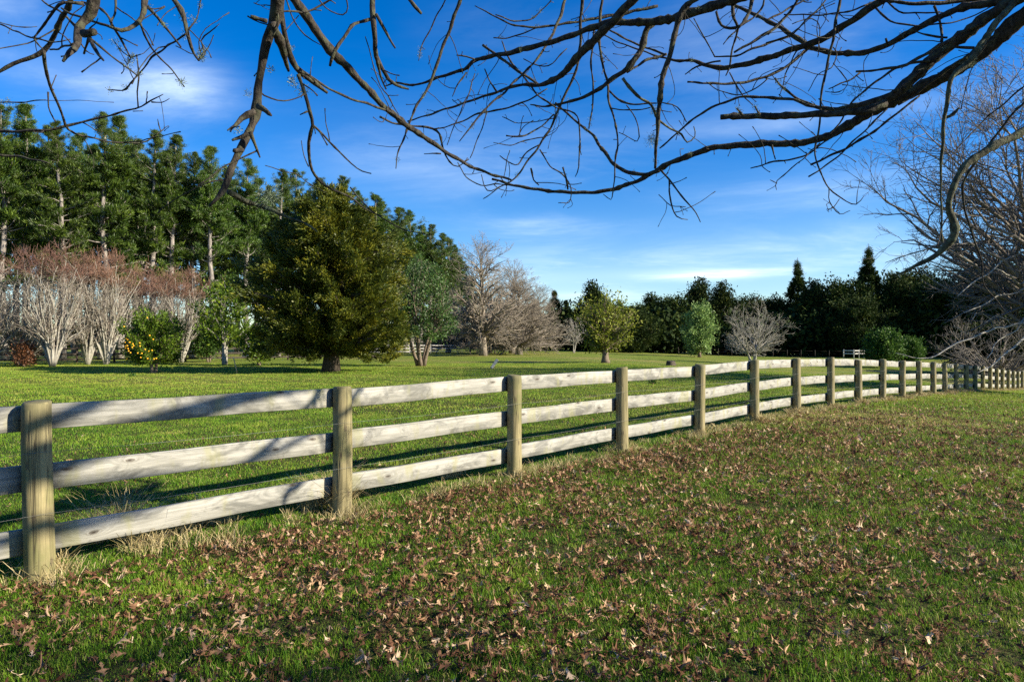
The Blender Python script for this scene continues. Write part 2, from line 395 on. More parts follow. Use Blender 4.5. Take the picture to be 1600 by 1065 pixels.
def build_grass():
    rng = np.random.default_rng(5)
    V, Fq, Ft, T, base = [], [], [], [], 0
    zones = [(2.3, 5.0, 8200, .0036, .033, 3), (5.0, 8.5, 4600, .0046, .036, 3), (8.5, 15, 1700, .0075, .046, 2), (15, 26, 520, .014, .05, 2), (26, 48, 170, .022, .05, 2)]
    for d0, d1, dens, wd, ht, nseg in zones:
        hw = 1.08
        area = hw*(d1**2-d0**2)+1.4*(d1-d0)
        N = int(area*dens)
        y = np.sqrt(d0**2+(d1**2-d0**2)*rng.random(N)); x = (rng.random(N)*2-1)*(hw*y+.7)
        sd_ = side(x, y)
        h = ht*(.55+.9*rng.random(N))*(1+.5*patch(x, y, 1.7))
        pt = patch(x, y, .9, .7); pt2 = patch(x, y, 3.1, 2.)
        tint = .36+.15*pt+.20*pt2+.15*patch(x, y, .23, 1.9)+.10*patch(x, y, .08, .5)+rng.normal(0, .15, N)
        far = np.clip((y-9)/12, 0, 1)
        tint += far*.20 + np.where(sd_ < 0, .07*np.clip((x-3)/6, 0, 1), 0)
        dry = rng.random(N) < (.035+.12*np.clip(patch(x, y, .55, 4), 0, 1)+.0*far)
        tint = np.where(dry, .80+(.2-.12*far)*rng.random(N), np.clip(tint, .02, .78))
        yel = np.exp(-((x-7.2)**2/9+(y-14.0)**2/3.5)) # worn yellow strip on the near side of the middle posts
        worn = np.clip(patch(x, y, 1.3, 6.1)+.6*patch(x, y, .45, 2.2)-.55, 0, 1)*(sd_ > .3); tint = np.where(rng.random(N) < worn*1.3, .74+.18*rng.random(N), tint)
        dk = (patch(x, y, 2.9, 8.1)*.6+patch(x, y, .7, 3.1)*.5 > .48) & (sd_ > .3); tint = np.where(dk, tint*.62, tint)
        tint = np.where(rng.random(N) < yel*.8, .8+.2*rng.random(N), tint)
        keep = np.ones(N, bool)
        # short turf beyond the fence
        gap = (patch(x, y, 2.3, 3.3)+.7*patch(x, y, 6.1, .4)) < -.32; h = np.where(gap & (sd_ < 0), h*.45, h); tint = np.where(gap & (sd_ < 0), tint*.75, tint)
        h = np.where(sd_ > .3, h*.75, h)
        z = gz(x, y)
        a = rng.random(N)*2*math.pi; lean = h*(.15+.75*rng.random(N)); la = rng.random(N)*2*math.pi
        dx, dy = np.cos(la)*lean, np.sin(la)*lean
        sx, sy = np.cos(a)*wd*.5, np.sin(a)*wd*.5
        B = np.stack([x, y, z-.004], -1); S = np.stack([sx, sy, 0*x], -1)
        mid = B+np.stack([dx*.35, dy*.35, h*.6], -1); tip = B+np.stack([dx, dy, h], -1)
        if nseg == 3:
            v = np.stack([B-S, B+S, mid+S*.7, mid-S*.7, tip], 1); k = 5
            i = base+np.arange(N)[:, None]*5
            Fq.append(i+np.array([0, 1, 2, 3])); Ft.append(i+np.array([3, 2, 4]))
        else:
            v = np.stack([B-S, B+S, tip], 1); k = 3
            i = base+np.arange(N)[:, None]*3; Ft.append(i+np.array([0, 1, 2]))
        V.append(v.reshape(-1, 3)); T.append(np.repeat(tint, k)); base += N*k
    o = link('grass', mesh('grass', np.concatenate(V), [np.concatenate(Fq), np.concatenate(Ft)], np.concatenate(T)), 'grass_blade')
    tag(o, 'short green grass covering the meadow', 'grass', kind='stuff')
build_grass()

# ------------------------------------------------------------------ post and rail fence
POSTX = [-840, 62, 534, 804, 972, 1093, 1179, 1245, 1298, 1342, 1379.5, 1410, 1436.5, 1458.6, 1477, 1494.6, 1510, 1524, 1536, 1547.5, 1557.6, 1566.5, 1575.5, 1583.5, 1591, 1597.5, 1603.5, 1609]
def on_line(X):
    r = (X-CX)/F; s = (r*F0[1]-F0[0])/(FU[0]-r*FU[1]); return F0+FU*s
def box_mesh(name, lx, ly, lz, bev=.006, warp=0):
    """plank along +x from 0 to lx, centred in y, z"""
    rng = np.random.default_rng(int(lx*1000) % 999)
    n = 9; xs = np.linspace(0, lx, n); prof = []
    hy, hz = ly/2, lz/2
    for (a, b) in ((-hy+bev, -hz), (hy-bev, -hz), (hy, -hz+bev), (hy, hz-bev), (hy-bev, hz), (-hy+bev, hz), (-hy, hz-bev), (-hy, -hz+bev)): prof.append((a, b))
    prof = np.array(prof); V = []
    for i, x in enumerate(xs):
        w = warp*math.sin(i*1.3+1); V.append(np.stack([np.full(8, x), prof[:, 0]+w*.5, prof[:, 1]+w], -1))
    V = np.concatenate(V); ids = np.arange(n*8).reshape(n, 8)
    q = np.stack([ids[:-1], np.roll(ids[:-1], -1, 1), np.roll(ids[1:], -1, 1), ids[1:]], -1).reshape(-1, 4)
    return mesh(name, V, [q, ids[0, ::-1][None], ids[-1][None]])
def lathe_post(name, h, r, seed):
    rng = np.random.default_rng(seed); k = 28
    zs = [-.35, 0, .3, .6, .9, h-.05, h-.015, h-.003, h]; rs = [1.04, 1.03, 1.01, 1.0, .985, .97, .955, .90, .80]
    th = np.arange(k)*2*math.pi/k; lob = 1+.018*np.sin(2*th+seed)+.012*np.sin(3*th+seed*2)
    V = []
    for i, (z, q) in enumerate(zip(zs, rs)):
        rr = r*q*lob*(1+rng.normal(0, .004, k)); V.append(np.stack([rr*np.cos(th)+.004*math.sin(i+seed), rr*np.sin(th), np.full(k, z)+(.006*np.cos(th-seed) if i > 4 else 0)], -1))
    V.append(np.array([[0, 0, h+.002]])); V = np.concatenate(V); n = len(zs); ids = np.arange(n*k).reshape(n, k)
    q = np.stack([ids[:-1], np.roll(ids[:-1], -1, 1), np.roll(ids[1:], -1, 1), ids[1:]], -1).reshape(-1, 4)
    tr = np.stack([ids[-1], np.roll(ids[-1], -1), np.full(k, n*k)], -1)
    return mesh(name, V, [q, tr], None, True)
def build_fence():
    root = empty('fence', (0, 0, 0), 'weathered timber post and rail fence with three rails running across the foreground into the distance', 'fence')
    rng = np.random.default_rng(3)
    pm = [lathe_post('fence_post', 1.2, .088, s) for s in range(5)]
    pts = []
    for i, X in enumerate(POSTX):
        if i == 0: p = F0-FU*2.36
        else: p = on_line(X)
        z = float(gz(p[0], p[1])); pts.append((p[0], p[1], z))
        o = link('post', pm[i % 5], 'post_wood', root, (p[0], p[1], z+rng.normal(0, .012)))
        o.rotation_euler = (rng.normal(0, .008), rng.normal(0, .008), rng.random()*6)
    for zc, hh in ((1.082, .172), (.668, .178), (.250, .172)):
        for i in range(len(pts)-1):
            a = np.array(pts[i]); b = np.array(pts[i+1]); L = float(np.linalg.norm(b-a))
            off = np.array([FN[0], FN[1], 0])*(.083+.024)
            me = box_mesh('fence_rail', L-.004, .042, hh, .005, .003)
            s = a+off+np.array([0, 0, zc+rng.normal(0, .008)]); e = b+off+np.array([0, 0, zc+rng.normal(0, .008)])
            o = link('rail', me, 'rail_wood', root, s)
            d = Vector(e-s).normalized()
            yv = Vector((0, 0, 1)).cross(d).normalized(); zv = d.cross(yv)
            o.rotation_euler = Matrix((d, yv, zv)).transposed().to_euler()
    P = np.array(pts)
    for zc in (.865, .455):
        q = P+np.array([FN[0], FN[1], 0])*.02+np.array([0, 0, zc]); q = q-np.array([FN[0], FN[1], 0])*.125
        full = []
        for i in range(len(q)-1):
            for t in (0, .25, .5, .75):
                m_ = q[i]*(1-t)+q[i+1]*t; m_[2] -= .03*4*t*(1-t)*.5; full.append(m_)
        full = np.array(full)[None]
        link('wire', tube_mesh('fence_wire', [(full, np.full(full.shape[:2], .0011))], 4), 'wire', root)
    return pts
FPTS = build_fence()

def far_fence(pts, label, mat, hgt=1.15, nr=3, sp=2.6, post=.09, railh=.13, wires=False):
    """a distant fence along pts [(x,y),...]"""
    x0, y0 = pts[0]; root = empty('fence', (x0, y0, float(gz(x0, y0))), label, 'fence'); o0 = np.array([x0, y0, float(gz(x0, y0))])
    P = []
    for (a, b) in zip(pts[:-1], pts[1:]):
        a = np.array(a); b = np.array(b); n = max(1, int(round(np.linalg.norm(b-a)/sp)))
        for i in range(n): P.append(a+(b-a)*i/n)
    P.append(np.array(pts[-1])); P = np.array(P); P = np.column_stack([P, gz(P[:, 0], P[:, 1])])-o0
    pm = None
    zs = np.array([-.2, hgt-.02, hgt]); rr = np.array([post, post, post*.7])
    me = tube_mesh('far_post', [(np.stack([0*zs, 0*zs, zs], -1)[None], rr[None])], 8, (1, 0, 0))
    for i, p in enumerate(P): link('post', me, mat, root, p)
    for k in range(nr):
        z = hgt*(.88-.33*k)
        for a, b in zip(P[:-1], P[1:]):
            d = b-a; L = float(np.linalg.norm(d)); d = d/L; n = np.array([-d[1], d[0], 0])
            if wires:
                link('rail', tube_mesh('far_wire', [((np.stack([a, (a+b)/2, b])+np.array([0, 0, z]))[None], np.full((1, 3), .012))], 3), mat, root)
                continue
            o = link('rail', box_mesh('far_rail', L, .04, railh, .004), mat, root, a+np.array([0, 0, z])-n*(post+.022))
            dv = Vector(d); yv = Vector((0, 0, 1)).cross(dv).normalized(); o.rotation_euler = Matrix((dv, yv, dv.cross(yv))).transposed().to_euler()
    return root

# ------------------------------------------------------------------ tree helpers
def ground_at(X, d): x = (X-CX)/F*d; return (x, d, float(gz(x, d)))
def pine_proto(seed, H=21.0, low=.30, wide=3.3):
    rng = np.random.default_rng(seed)
    n = 14; z = np.linspace(0, H, n); P = np.stack([np.cumsum(rng.normal(0, .09, n)), np.cumsum(rng.normal(0, .09, n)), z], -1)[None]; P[:, :, :2] -= P[:, :1, :2]
    Rr = (.30*(1-z/H)**.8+.03)[None]
    lv = [dict(c=int(92), t0=low, t1=.995, tp=.62, ang=88, angt=-30, angs=11, abslen=wide, shape=lambda t: np.interp(t, [0, .3, .5, .75, .9, .97, 1], [.9, 1, 1, .74, .46, .22, .06])*(.5+.6*rng.random(len(t)))*1.1*np.where(t < low+.12, .8, 1), n=6, wander=.13, trop=.07, rr=.30, rmax=.075, k=4),
          dict(c=7, t0=.30, t1=1.0, ang=48, angs=14, lr=.36, n=4, wander=.14, trop=.10, rr=.5, rmin=.010, k=3, flat=.5)]
    g, Pe, Re = grow(rng, (P, Rr), lv)
    # dead bare stubs low on the trunk
    g2, _, _ = grow(rng, (P, Rr), [dict(c=22, t0=.12, t1=low+.2, ang=85, angs=10, abslen=1.5, shape=lambda t: .4+.8*rng.random(len(t)), n=4, wander=.2, trop=0, rr=.2, rmax=.035, k=3)])
    wood = tube_mesh('pine_trunk', g+g2[1:], 5)
    ends = np.concatenate([Pe[:, -2:].reshape(-1, 3), Pe[:, 1], g[1][0][:, -2:].reshape(-1, 3), g[1][0][:, 2:4].reshape(-1, 3)])
    dirs = np.concatenate([nrm(Pe[:, -1]-Pe[:, -2]).repeat(2, 0), nrm(Pe[:, 1]-Pe[:, 0]), nrm(g[1][0][:, -1]-g[1][0][:, -2]).repeat(2, 0), nrm(g[1][0][:, 3]-g[1][0][:, 2]).repeat(2, 0)])
    up_ = g[1][0][g[1][0][:, 0, 2] > H*.62]; e2 = up_[:, :4].reshape(-1, 3); ends = np.concatenate([ends, e2]); dirs = np.concatenate([dirs, nrm(up_[:, -1]-up_[:, 0]).repeat(4, 0)])
    k = 17; C = ends.repeat(k, 0)+rng.normal(0, .105, (len(ends)*k, 3))*np.array([1, 1, .6]); D = dirs.repeat(k, 0)+np.array([0, 0, .7])
    f_ = np.clip((H-C[:, 2:3])/5, .45, 1)
    V, Fq = leaves(rng, C, D, .34*f_, .055*f_, .7)
    t = np.clip(rng.beta(1.6, 1.8, len(ends)).repeat(k)*.75+clump_tint(rng, C, .9)*.35, 0, 1)
    return wood, mesh('pine_crown', V, [Fq], t.repeat(4))
def place(name, protos, X, d, label, cat, mats, group=None, sc=1.0, rz=None, parts=('trunk', 'crown')):
    x, y, z = ground_at(X, d)
    rng = np.random.default_rng(int(X*7+d*13) % 99991)
    root = empty(name, (x, y, z-.03), label, cat, group, rng.random()*6.28 if rz is None else rz, sc)
    for nm, me, mt in zip(parts, protos, mats): tag(link(nm, me, mt, root), kind='stuff' if nm == 'red_shoots' else None)
    return root

ORD = ['first', 'second', 'third', 'fourth', 'fifth', 'sixth', 'seventh', 'eighth', 'ninth', 'tenth', 'eleventh', 'twelfth', 'thirteenth', 'fourteenth', 'fifteenth', 'sixteenth', 'seventeenth', 'eighteenth', 'nineteenth']
for tens in ('twenty', 'thirty', 'forty', 'fifty'):
    ORD += [tens[:-1]+'ieth'] + [tens+'-'+q for q in ORD[:9]]
def build_pines():
    pr = [pine_proto(s, 21, lo, wd) for s, lo, wd in ((11, .24, 2.8), (12, .30, 2.4), (13, .20, 3.0), (14, .36, 2.6), (15, .22, 2.9))]
    # photo column, top row in photo, distance
    L = [(-62, 190, 54), (-28, 205, 60), (8, 168, 55), (44, 160, 57), (76, 200, 64), (98, 195, 56), (132, 212, 66), (158, 180, 58), (188, 178, 60), (214, 220, 70), (236, 207, 61), (262, 240, 72), (276, 214, 62),
         (300, 240, 64), (330, 232, 63), (352, 262, 78), (388, 250, 68), (410, 280, 82), (434, 266, 72), (465, 268, 76), (505, 280, 82), (530, 276, 80), (556, 300, 92), (580, 304, 88), (604, 318, 96), (622, 326, 94), (644, 330, 100), (660, 352, 112), (676, 352, 110), (688, 366, 120), (698, 372, 126), (708, 384, 140), (722, 404, 150), (737, 432, 160)]
    L += [(-45, 215, 72), (-8, 222, 70), (26, 215, 74), (62, 232, 76), (88, 225, 72), (118, 236, 78), (146, 228, 76), (174, 232, 74), (202, 244, 80), (226, 246, 78), (250, 262, 84), (290, 262, 82), (318, 268, 80), (341, 282, 88), (370, 282, 84), (399, 300, 90), (422, 292, 86), (450, 296, 90), (486, 300, 92), (518, 306, 96), (545, 320, 104), (568, 326, 104), (592, 336, 108), (632, 352, 116)]
    L.sort()
    for i, (X, top, d) in enumerate(L):
        H = CAMZ+(CY-top)/F*d - float(gz((X-CX)/F*d, d))
        mi = i % 5 if i < 25 else (2, 4, 0)[i % 3]
        where = 'behind the pale bare trees' if X < 320 else ('above the magnolia' if X < 440 else ('rising behind the golden evergreen' if X < 640 else 'far down the row'))
        s = H/21.0
        place('pine_tree', pr[mi], X, d, f'tall pine {where}, {ORD[i]} pine from the left', 'pine tree', ('pine_bark', 'pine_needles'), 'tall pines in a row on the left', (s*(1.02 if X < 560 else 1.25), s*(1.02 if X < 560 else 1.25), s))
build_pines()

def fan(rng, H, W, zb, th, tr, n, lead=.62, inner=.25, lift=.5, n2=7, n3=0, k2=.42, wd=.13, trop=.05, tw=.009, multi=1, rlo=.78, start=None, prof=None, low=0.0, sprd=.10, lr3=.5, tpow=1.0, lobe=1.0):
    """skeleton whose limbs reach out to an egg-shaped envelope: H top, W width, zb crown bottom, th height of the first fork"""
    Ps, Rs = [], []; m = 9
    for i in range(multi):
        a = 6.283*(i+rng.random()*.5)/multi; o = 0 if multi == 1 else W*sprd*rng.uniform(.6, 1.3); b = 0 if multi == 1 else tr*.9
        t = np.linspace(0, 1, m); z = t*H*lead*(1 if multi == 1 else rng.uniform(.85, 1.1))
        wob = np.cumsum(rng.normal(0, .010*H, (m, 2)), 0)*t[:, None]
        Ps.append(np.stack([np.cos(a)*(b+o*t)+wob[:, 0], np.sin(a)*(b+o*t)+wob[:, 1], z], -1)); Rs.append(tr*(1 if multi == 1 else .72)*np.interp(t, [0, .06, .2, 1], [1.4, 1.05, .9, .16]))
    Tr = (np.array(Ps), np.array(Rs))
    u = (np.arange(n)+.5)/n; ph = np.arange(n)*2.39996+rng.random(n)*.5
    cz = 1-2*u*(1-low); cz = np.sign(cz)*np.abs(cz)**tpow       # height on the unit egg, top to bottom
    p1, p2, p3 = rng.random(3)*6.28; rr = rng.uniform(rlo, 1.0, n)*(.93+.09*lobe*np.sin(3*ph+p1+3*cz)+.07*lobe*np.sin(5*cz+p2+2*ph)); rr = np.where(rng.random(n) < inner, rr*rng.uniform(.45, .8, n), rr)
    rad = np.sqrt(np.clip(1-cz**2, 0, 1)) if prof is None else prof((1+cz)/2)
    zc = (H+zb)/2; hh = (H-zb)/2
    tgt = np.stack([np.cos(ph)*rad*rr*W/2, np.sin(ph)*rad*rr*W/2, zc+cz*hh*np.where(rr < .7, rr+.2, 1)*rng.uniform(.93, 1, n)], -1)
    which = rng.integers(0, multi, n) if multi > 1 else np.zeros(n, int)
    if multi > 1:
        az = np.array([math.atan2(P[-1, 1], P[-1, 0]) for P in Ps]); which = np.argmin(np.abs(np.angle(np.exp(1j*(ph[:, None]-az[None]+rng.normal(0, .5, (n, multi)))))), 1)
    # starting height: well below the target so limbs rise, but above the first fork
    ztop = H*lead*.96; zs = np.clip(tgt[:, 2]-lift*np.hypot(tgt[:, 0], tgt[:, 1])-rng.random(n)*.12*H, th*(1+.15*rng.random(n)), ztop)
    S, _, i_, w_ = interp_poly(Tr[0][which], zs/(Tr[0][which][:, -1, 2])); r0 = Tr[1][which, i_]*(1-w_)+Tr[1][which, i_+1]*w_
    L = np.linalg.norm(tgt-S, axis=1); c1 = S+(nrm(tgt-S)*.5+np.array([0, 0, .35*lift*1.2]))*L[:, None]*.45; c2 = tgt+np.array([0, 0, .0])-nrm(tgt-S)*L[:, None]*.3+rng.normal(0, .06, (n, 3))*L[:, None]
    t = np.linspace(0, 1, 8)[None, :, None]
    P = (1-t)**3*S[:, None]+3*(1-t)**2*t*c1[:, None]+3*(1-t)*t*t*c2[:, None]+t**3*tgt[:, None]
    P[:, 1:] += rng.normal(0, .012, (n, 7, 3))*L[:, None, None]
    R0 = np.minimum(r0*.62, tr*.5)*np.clip(L/(W*.45), .5, 1.1); Rr = R0[:, None]*(1-np.linspace(0, 1, 8)[None])**.8+tw
    out = [(Tr[0], Tr[1], 9), (P, Rr, 6)]
    lv = [dict(c=n2, t0=.22, t1=1.0, ang=42, angs=12, lr=k2, n=5, wander=wd, trop=trop, rr=.6, rmin=tw, k=4)]
    if n3: lv.append(dict(c=n3, t0=.12, t1=1.0, ang=38, angs=12, lr=lr3, n=4, wander=wd, trop=trop, rr=.65, rmin=tw*.85, k=3))
    g, Pe, Re = grow(rng, (P, Rr), lv)
    return out+g[1:], P, Pe
def broad_proto(seed, H, W, trunk_h, leafL=.16, leafW=.07, n1=40, n2=7, per=26, jit=.22, lean=.35, tr=.16, multi=1, zb=None, prof=None, lift=.5, low=0.0, rlo=.8, spread=.8, k2=.36, inner=.3, ts=None, sprd=.1, lead=.62):
    rng = np.random.default_rng(seed); zb = trunk_h*.75 if zb is None else zb
    pad = jit*1.2+leafL*.5
    g, P1, Pe = fan(rng, H-pad, W-2*pad, zb+pad*.5, trunk_h, tr, n1, n2=n2, k2=k2, multi=multi, prof=prof, lift=lift, low=low, rlo=rlo, inner=inner, sprd=sprd, lead=lead)
    pos, tan = tuft_points(rng, Pe, per, .15, jit); p2, t2 = tuft_points(rng, P1, int(per*2.2), .5, jit)
    pos = np.concatenate([pos, p2]); tan = np.concatenate([tan, t2])+np.array([0, 0, lean])
    k = pos[:, 2] > zb*.8+rng.normal(0, .06*H/3, len(pos)); k &= pos[:, 2] > .08; pos, tan = pos[k], tan[k]
    V, Fq = leaves(rng, pos, tan, leafL, leafW, spread)
    t = clump_tint(rng, pos, ts or 8/max(H, 3))
    return tube_mesh('tree_wood', g, 6), mesh('tree_crown', V, [Fq], t.repeat(4))

def build_yew():
    rng = np.random.default_rng(21); d = 36; x, y, z = ground_at(517, d)
    root = empty('golden_evergreen_tree', (x, y, z-.03), 'large rounded golden-olive evergreen with a dark trunk, the biggest tree on the meadow', 'tree')
    prof = lambda t: np.interp(t, [0, .08, .25, .45, .62, .78, .9, 1], [.62, .9, 1.0, .98, .88, .70, .46, .12])
    g, P1, Pe = fan(rng, 9.75, 9.3, .52, 1.0, .38, 250, lead=.85, inner=.26, lift=.25, n2=9, k2=.27, wd=.10, prof=prof, rlo=.80, low=0, lobe=2.0)
    link('trunk', tube_mesh('yew_trunk', g[:2], 9), 'dark_bark', root)
    pos, tan = tuft_points(rng, Pe, 100, .0, .095); p2, t2 = tuft_points(rng, P1, 360, .5, .15)
    C = np.concatenate([pos, p2]); D = np.concatenate([tan, t2])
    keep = C[:, 2] > .58+.22*np.sin(C[:, 0]*1.7+.6)+.2*np.sin(C[:, 1]*2.3); C = C[keep]; D = D[keep]
    rad = np.hypot(C[:, 0], C[:, 1]); out = nrm(np.stack([C[:, 0], C[:, 1], 0*rad], -1))
    D = nrm(D)+out*.5+np.array([0, 0, .25])
    V, Fq = leaves(rng, C, D, .17, .055, .55)
    t = np.clip(.42+.2*np.sin(C[:, 0]*1.9+C[:, 2])*np.sin(C[:, 2]*2.4-C[:, 1])+rng.normal(0, .2, len(C)), 0, 1)
    link('crown', mesh('yew_crown', V, [Fq], t.repeat(4)), 'golden_yew', root)
build_yew()

def build_meadow_trees():
    # citrus with oranges
    pr = broad_proto(31, 3.35, 3.7, .55, leafL=.12, leafW=.055, n1=60, n2=8, per=24, jit=.11, tr=.10, lean=.2, multi=3, zb=.35, low=.05)
    r = place('orange_tree', pr, 240, 34, 'small round citrus tree dotted with oranges in front of the pale bare trees', 'orange tree', ('brown_bark', 'citrus_leaf'), rz=0)
    rng = np.random.default_rng(4)
    import bmesh
    bm = bmesh.new(); bmesh.ops.create_uvsphere(bm, u_segments=12, v_segments=8, radius=.037)
    for v in bm.verts: v.co.z *= .93
    me = bpy.data.meshes.new('orange'); bm.to_mesh(me); bm.free()
    for p in me.polygons: p.use_smooth = True
    for i in range(34):
        if i < 22: a = rng.normal(-1.75, .30); zz = rng.normal(1.35, .30)
        else: a = -1.57+rng.uniform(-1.4, 1.4); zz = rng.uniform(.6, 2.9)
        rr = 1.78*math.sqrt(max(.1, 1-((zz-1.85)/1.6)**2))*rng.uniform(.84, .94)
        link('orange', me, 'orange_peel', r, (rr*math.cos(a), rr*math.sin(a), zz))
    # small magnolia with glossy leaves behind the orange tree
    pr = broad_proto(32, 6.2, 5.0, 1.3, leafL=.26, leafW=.12, n1=26, n2=6, per=14, jit=.26, tr=.12, lean=.3, multi=3, zb=1.0, inner=.15)
    place('magnolia_tree', pr, 352, 46, 'open glossy green tree with pale limbs between the orange tree and the golden evergreen', 'tree', ('pale_bark', 'citrus_leaf'))
    pr = broad_proto(33, 3.2, 3.6, .3, leafL=.2, leafW=.1, n1=24, n2=6, per=16, jit=.2, tr=.07, lean=.3, multi=3)
    place('shrub', pr, 405, 44, 'low light green leafy shrub at the left foot of the golden evergreen', 'shrub', ('brown_bark', 'citrus_leaf'))
    pr = broad_proto(38, 4.6, 4.4, .5, leafL=.2, leafW=.09, n1=34, n2=7, per=24, jit=.24, tr=.09, multi=2)
    place('evergreen_tree', pr, 326, 52, 'dark glossy evergreen just behind the right side of the orange tree', 'tree', ('brown_bark', 'glossy_leaf'))
    pr = broad_proto(34, 7.3, 5.2, 1.9, leafL=.17, leafW=.065, n1=62, n2=7, per=24, jit=.17, tr=.18, lean=-.1, multi=5, zb=1.5, lift=1.0, sprd=.42, inner=.15, rlo=.86, prof=lambda t: np.interp(t, [0, .15, .4, .65, .85, 1], [.7, .95, 1, .85, .55, .12]))
    place('evergreen_tree', pr, 658, 43.5, 'blue-green evergreen with several leaning brown stems right of the golden tree', 'tree', ('brown_bark', 'olive_leaf'))
    pr = broad_proto(35, 5.5, 5.7, .9, leafL=.20, leafW=.11, n1=54, n2=7, per=9, jit=.20, tr=.27, lean=.15, multi=1, zb=.7, inner=.3, rlo=.7, lead=.5, prof=lambda t: np.interp(t, [0, .15, .4, .75, .9, 1], [.35, .75, 1, .95, .75, .35]))
    place('yellowing_tree', pr, 946, 50, 'yellow-green leafy tree with a stout trunk standing alone in the middle of the meadow', 'tree', ('brown_bark', 'yellowing_leaf'), rz=1.0)
build_meadow_trees()

# ------------------------------------------------------------------ bare trees
def bare_proto(seed, H, W, zb, th, tr, n, n2=8, n3=6, **kw):
    rng = np.random.default_rng(seed)
    redz = kw.pop('redz', None); n4 = kw.pop('n4', 0)
    g, P1, Pe = fan(rng, H*.97, W*.93, zb, th, tr, n, n2=n2, n3=n3, **kw)
    if n4:
        tw = kw.get('tw', .009)
        g4, Pe, _ = grow(rng, (Pe, np.full(Pe.shape[:2], tw*.8)), [dict(c=n4, t0=.1, t1=1, ang=36, angs=12, lr=.7, n=3, wander=.12, trop=.05, rr=.9, rmin=tw*.7, k=3)]); g += g4[1:]
    wood = tube_mesh('bare_wood', g[:2], 7); fine = g[2:]
    if redz is None: return wood, tube_mesh('bare_twigs', fine, 3, smooth=False)
    red, grey = [], []
    for P, Rr, k in fine:
        m = P[:, -1, 2] > redz+rng.normal(0, .25, len(P)); 
        if P.shape[1] > 4: m &= P[:, 0, 2] > redz
        red.append((P[m], Rr[m], k)); grey.append((P[~m], Rr[~m], k))
    # fine reddish shoots bristling upward at the top
    gg, _, _ = grow(rng, (Pe[Pe[:, -1, 2] > redz-.3], np.full((int((Pe[:, -1, 2] > redz-.3).sum()), Pe.shape[1]), .008)), [dict(c=3, t0=.1, t1=1, ang=26, angs=10, abslen=.42, shape=lambda t: .7+.6*rng.random(len(t)), n=3, wander=.1, trop=.25, rr=.9, rmin=.007, k=3)])
    red.append(gg[1])
    return wood, tube_mesh('bare_twigs', grey, 3, smooth=False), tube_mesh('red_shoots', red, 3, smooth=False)
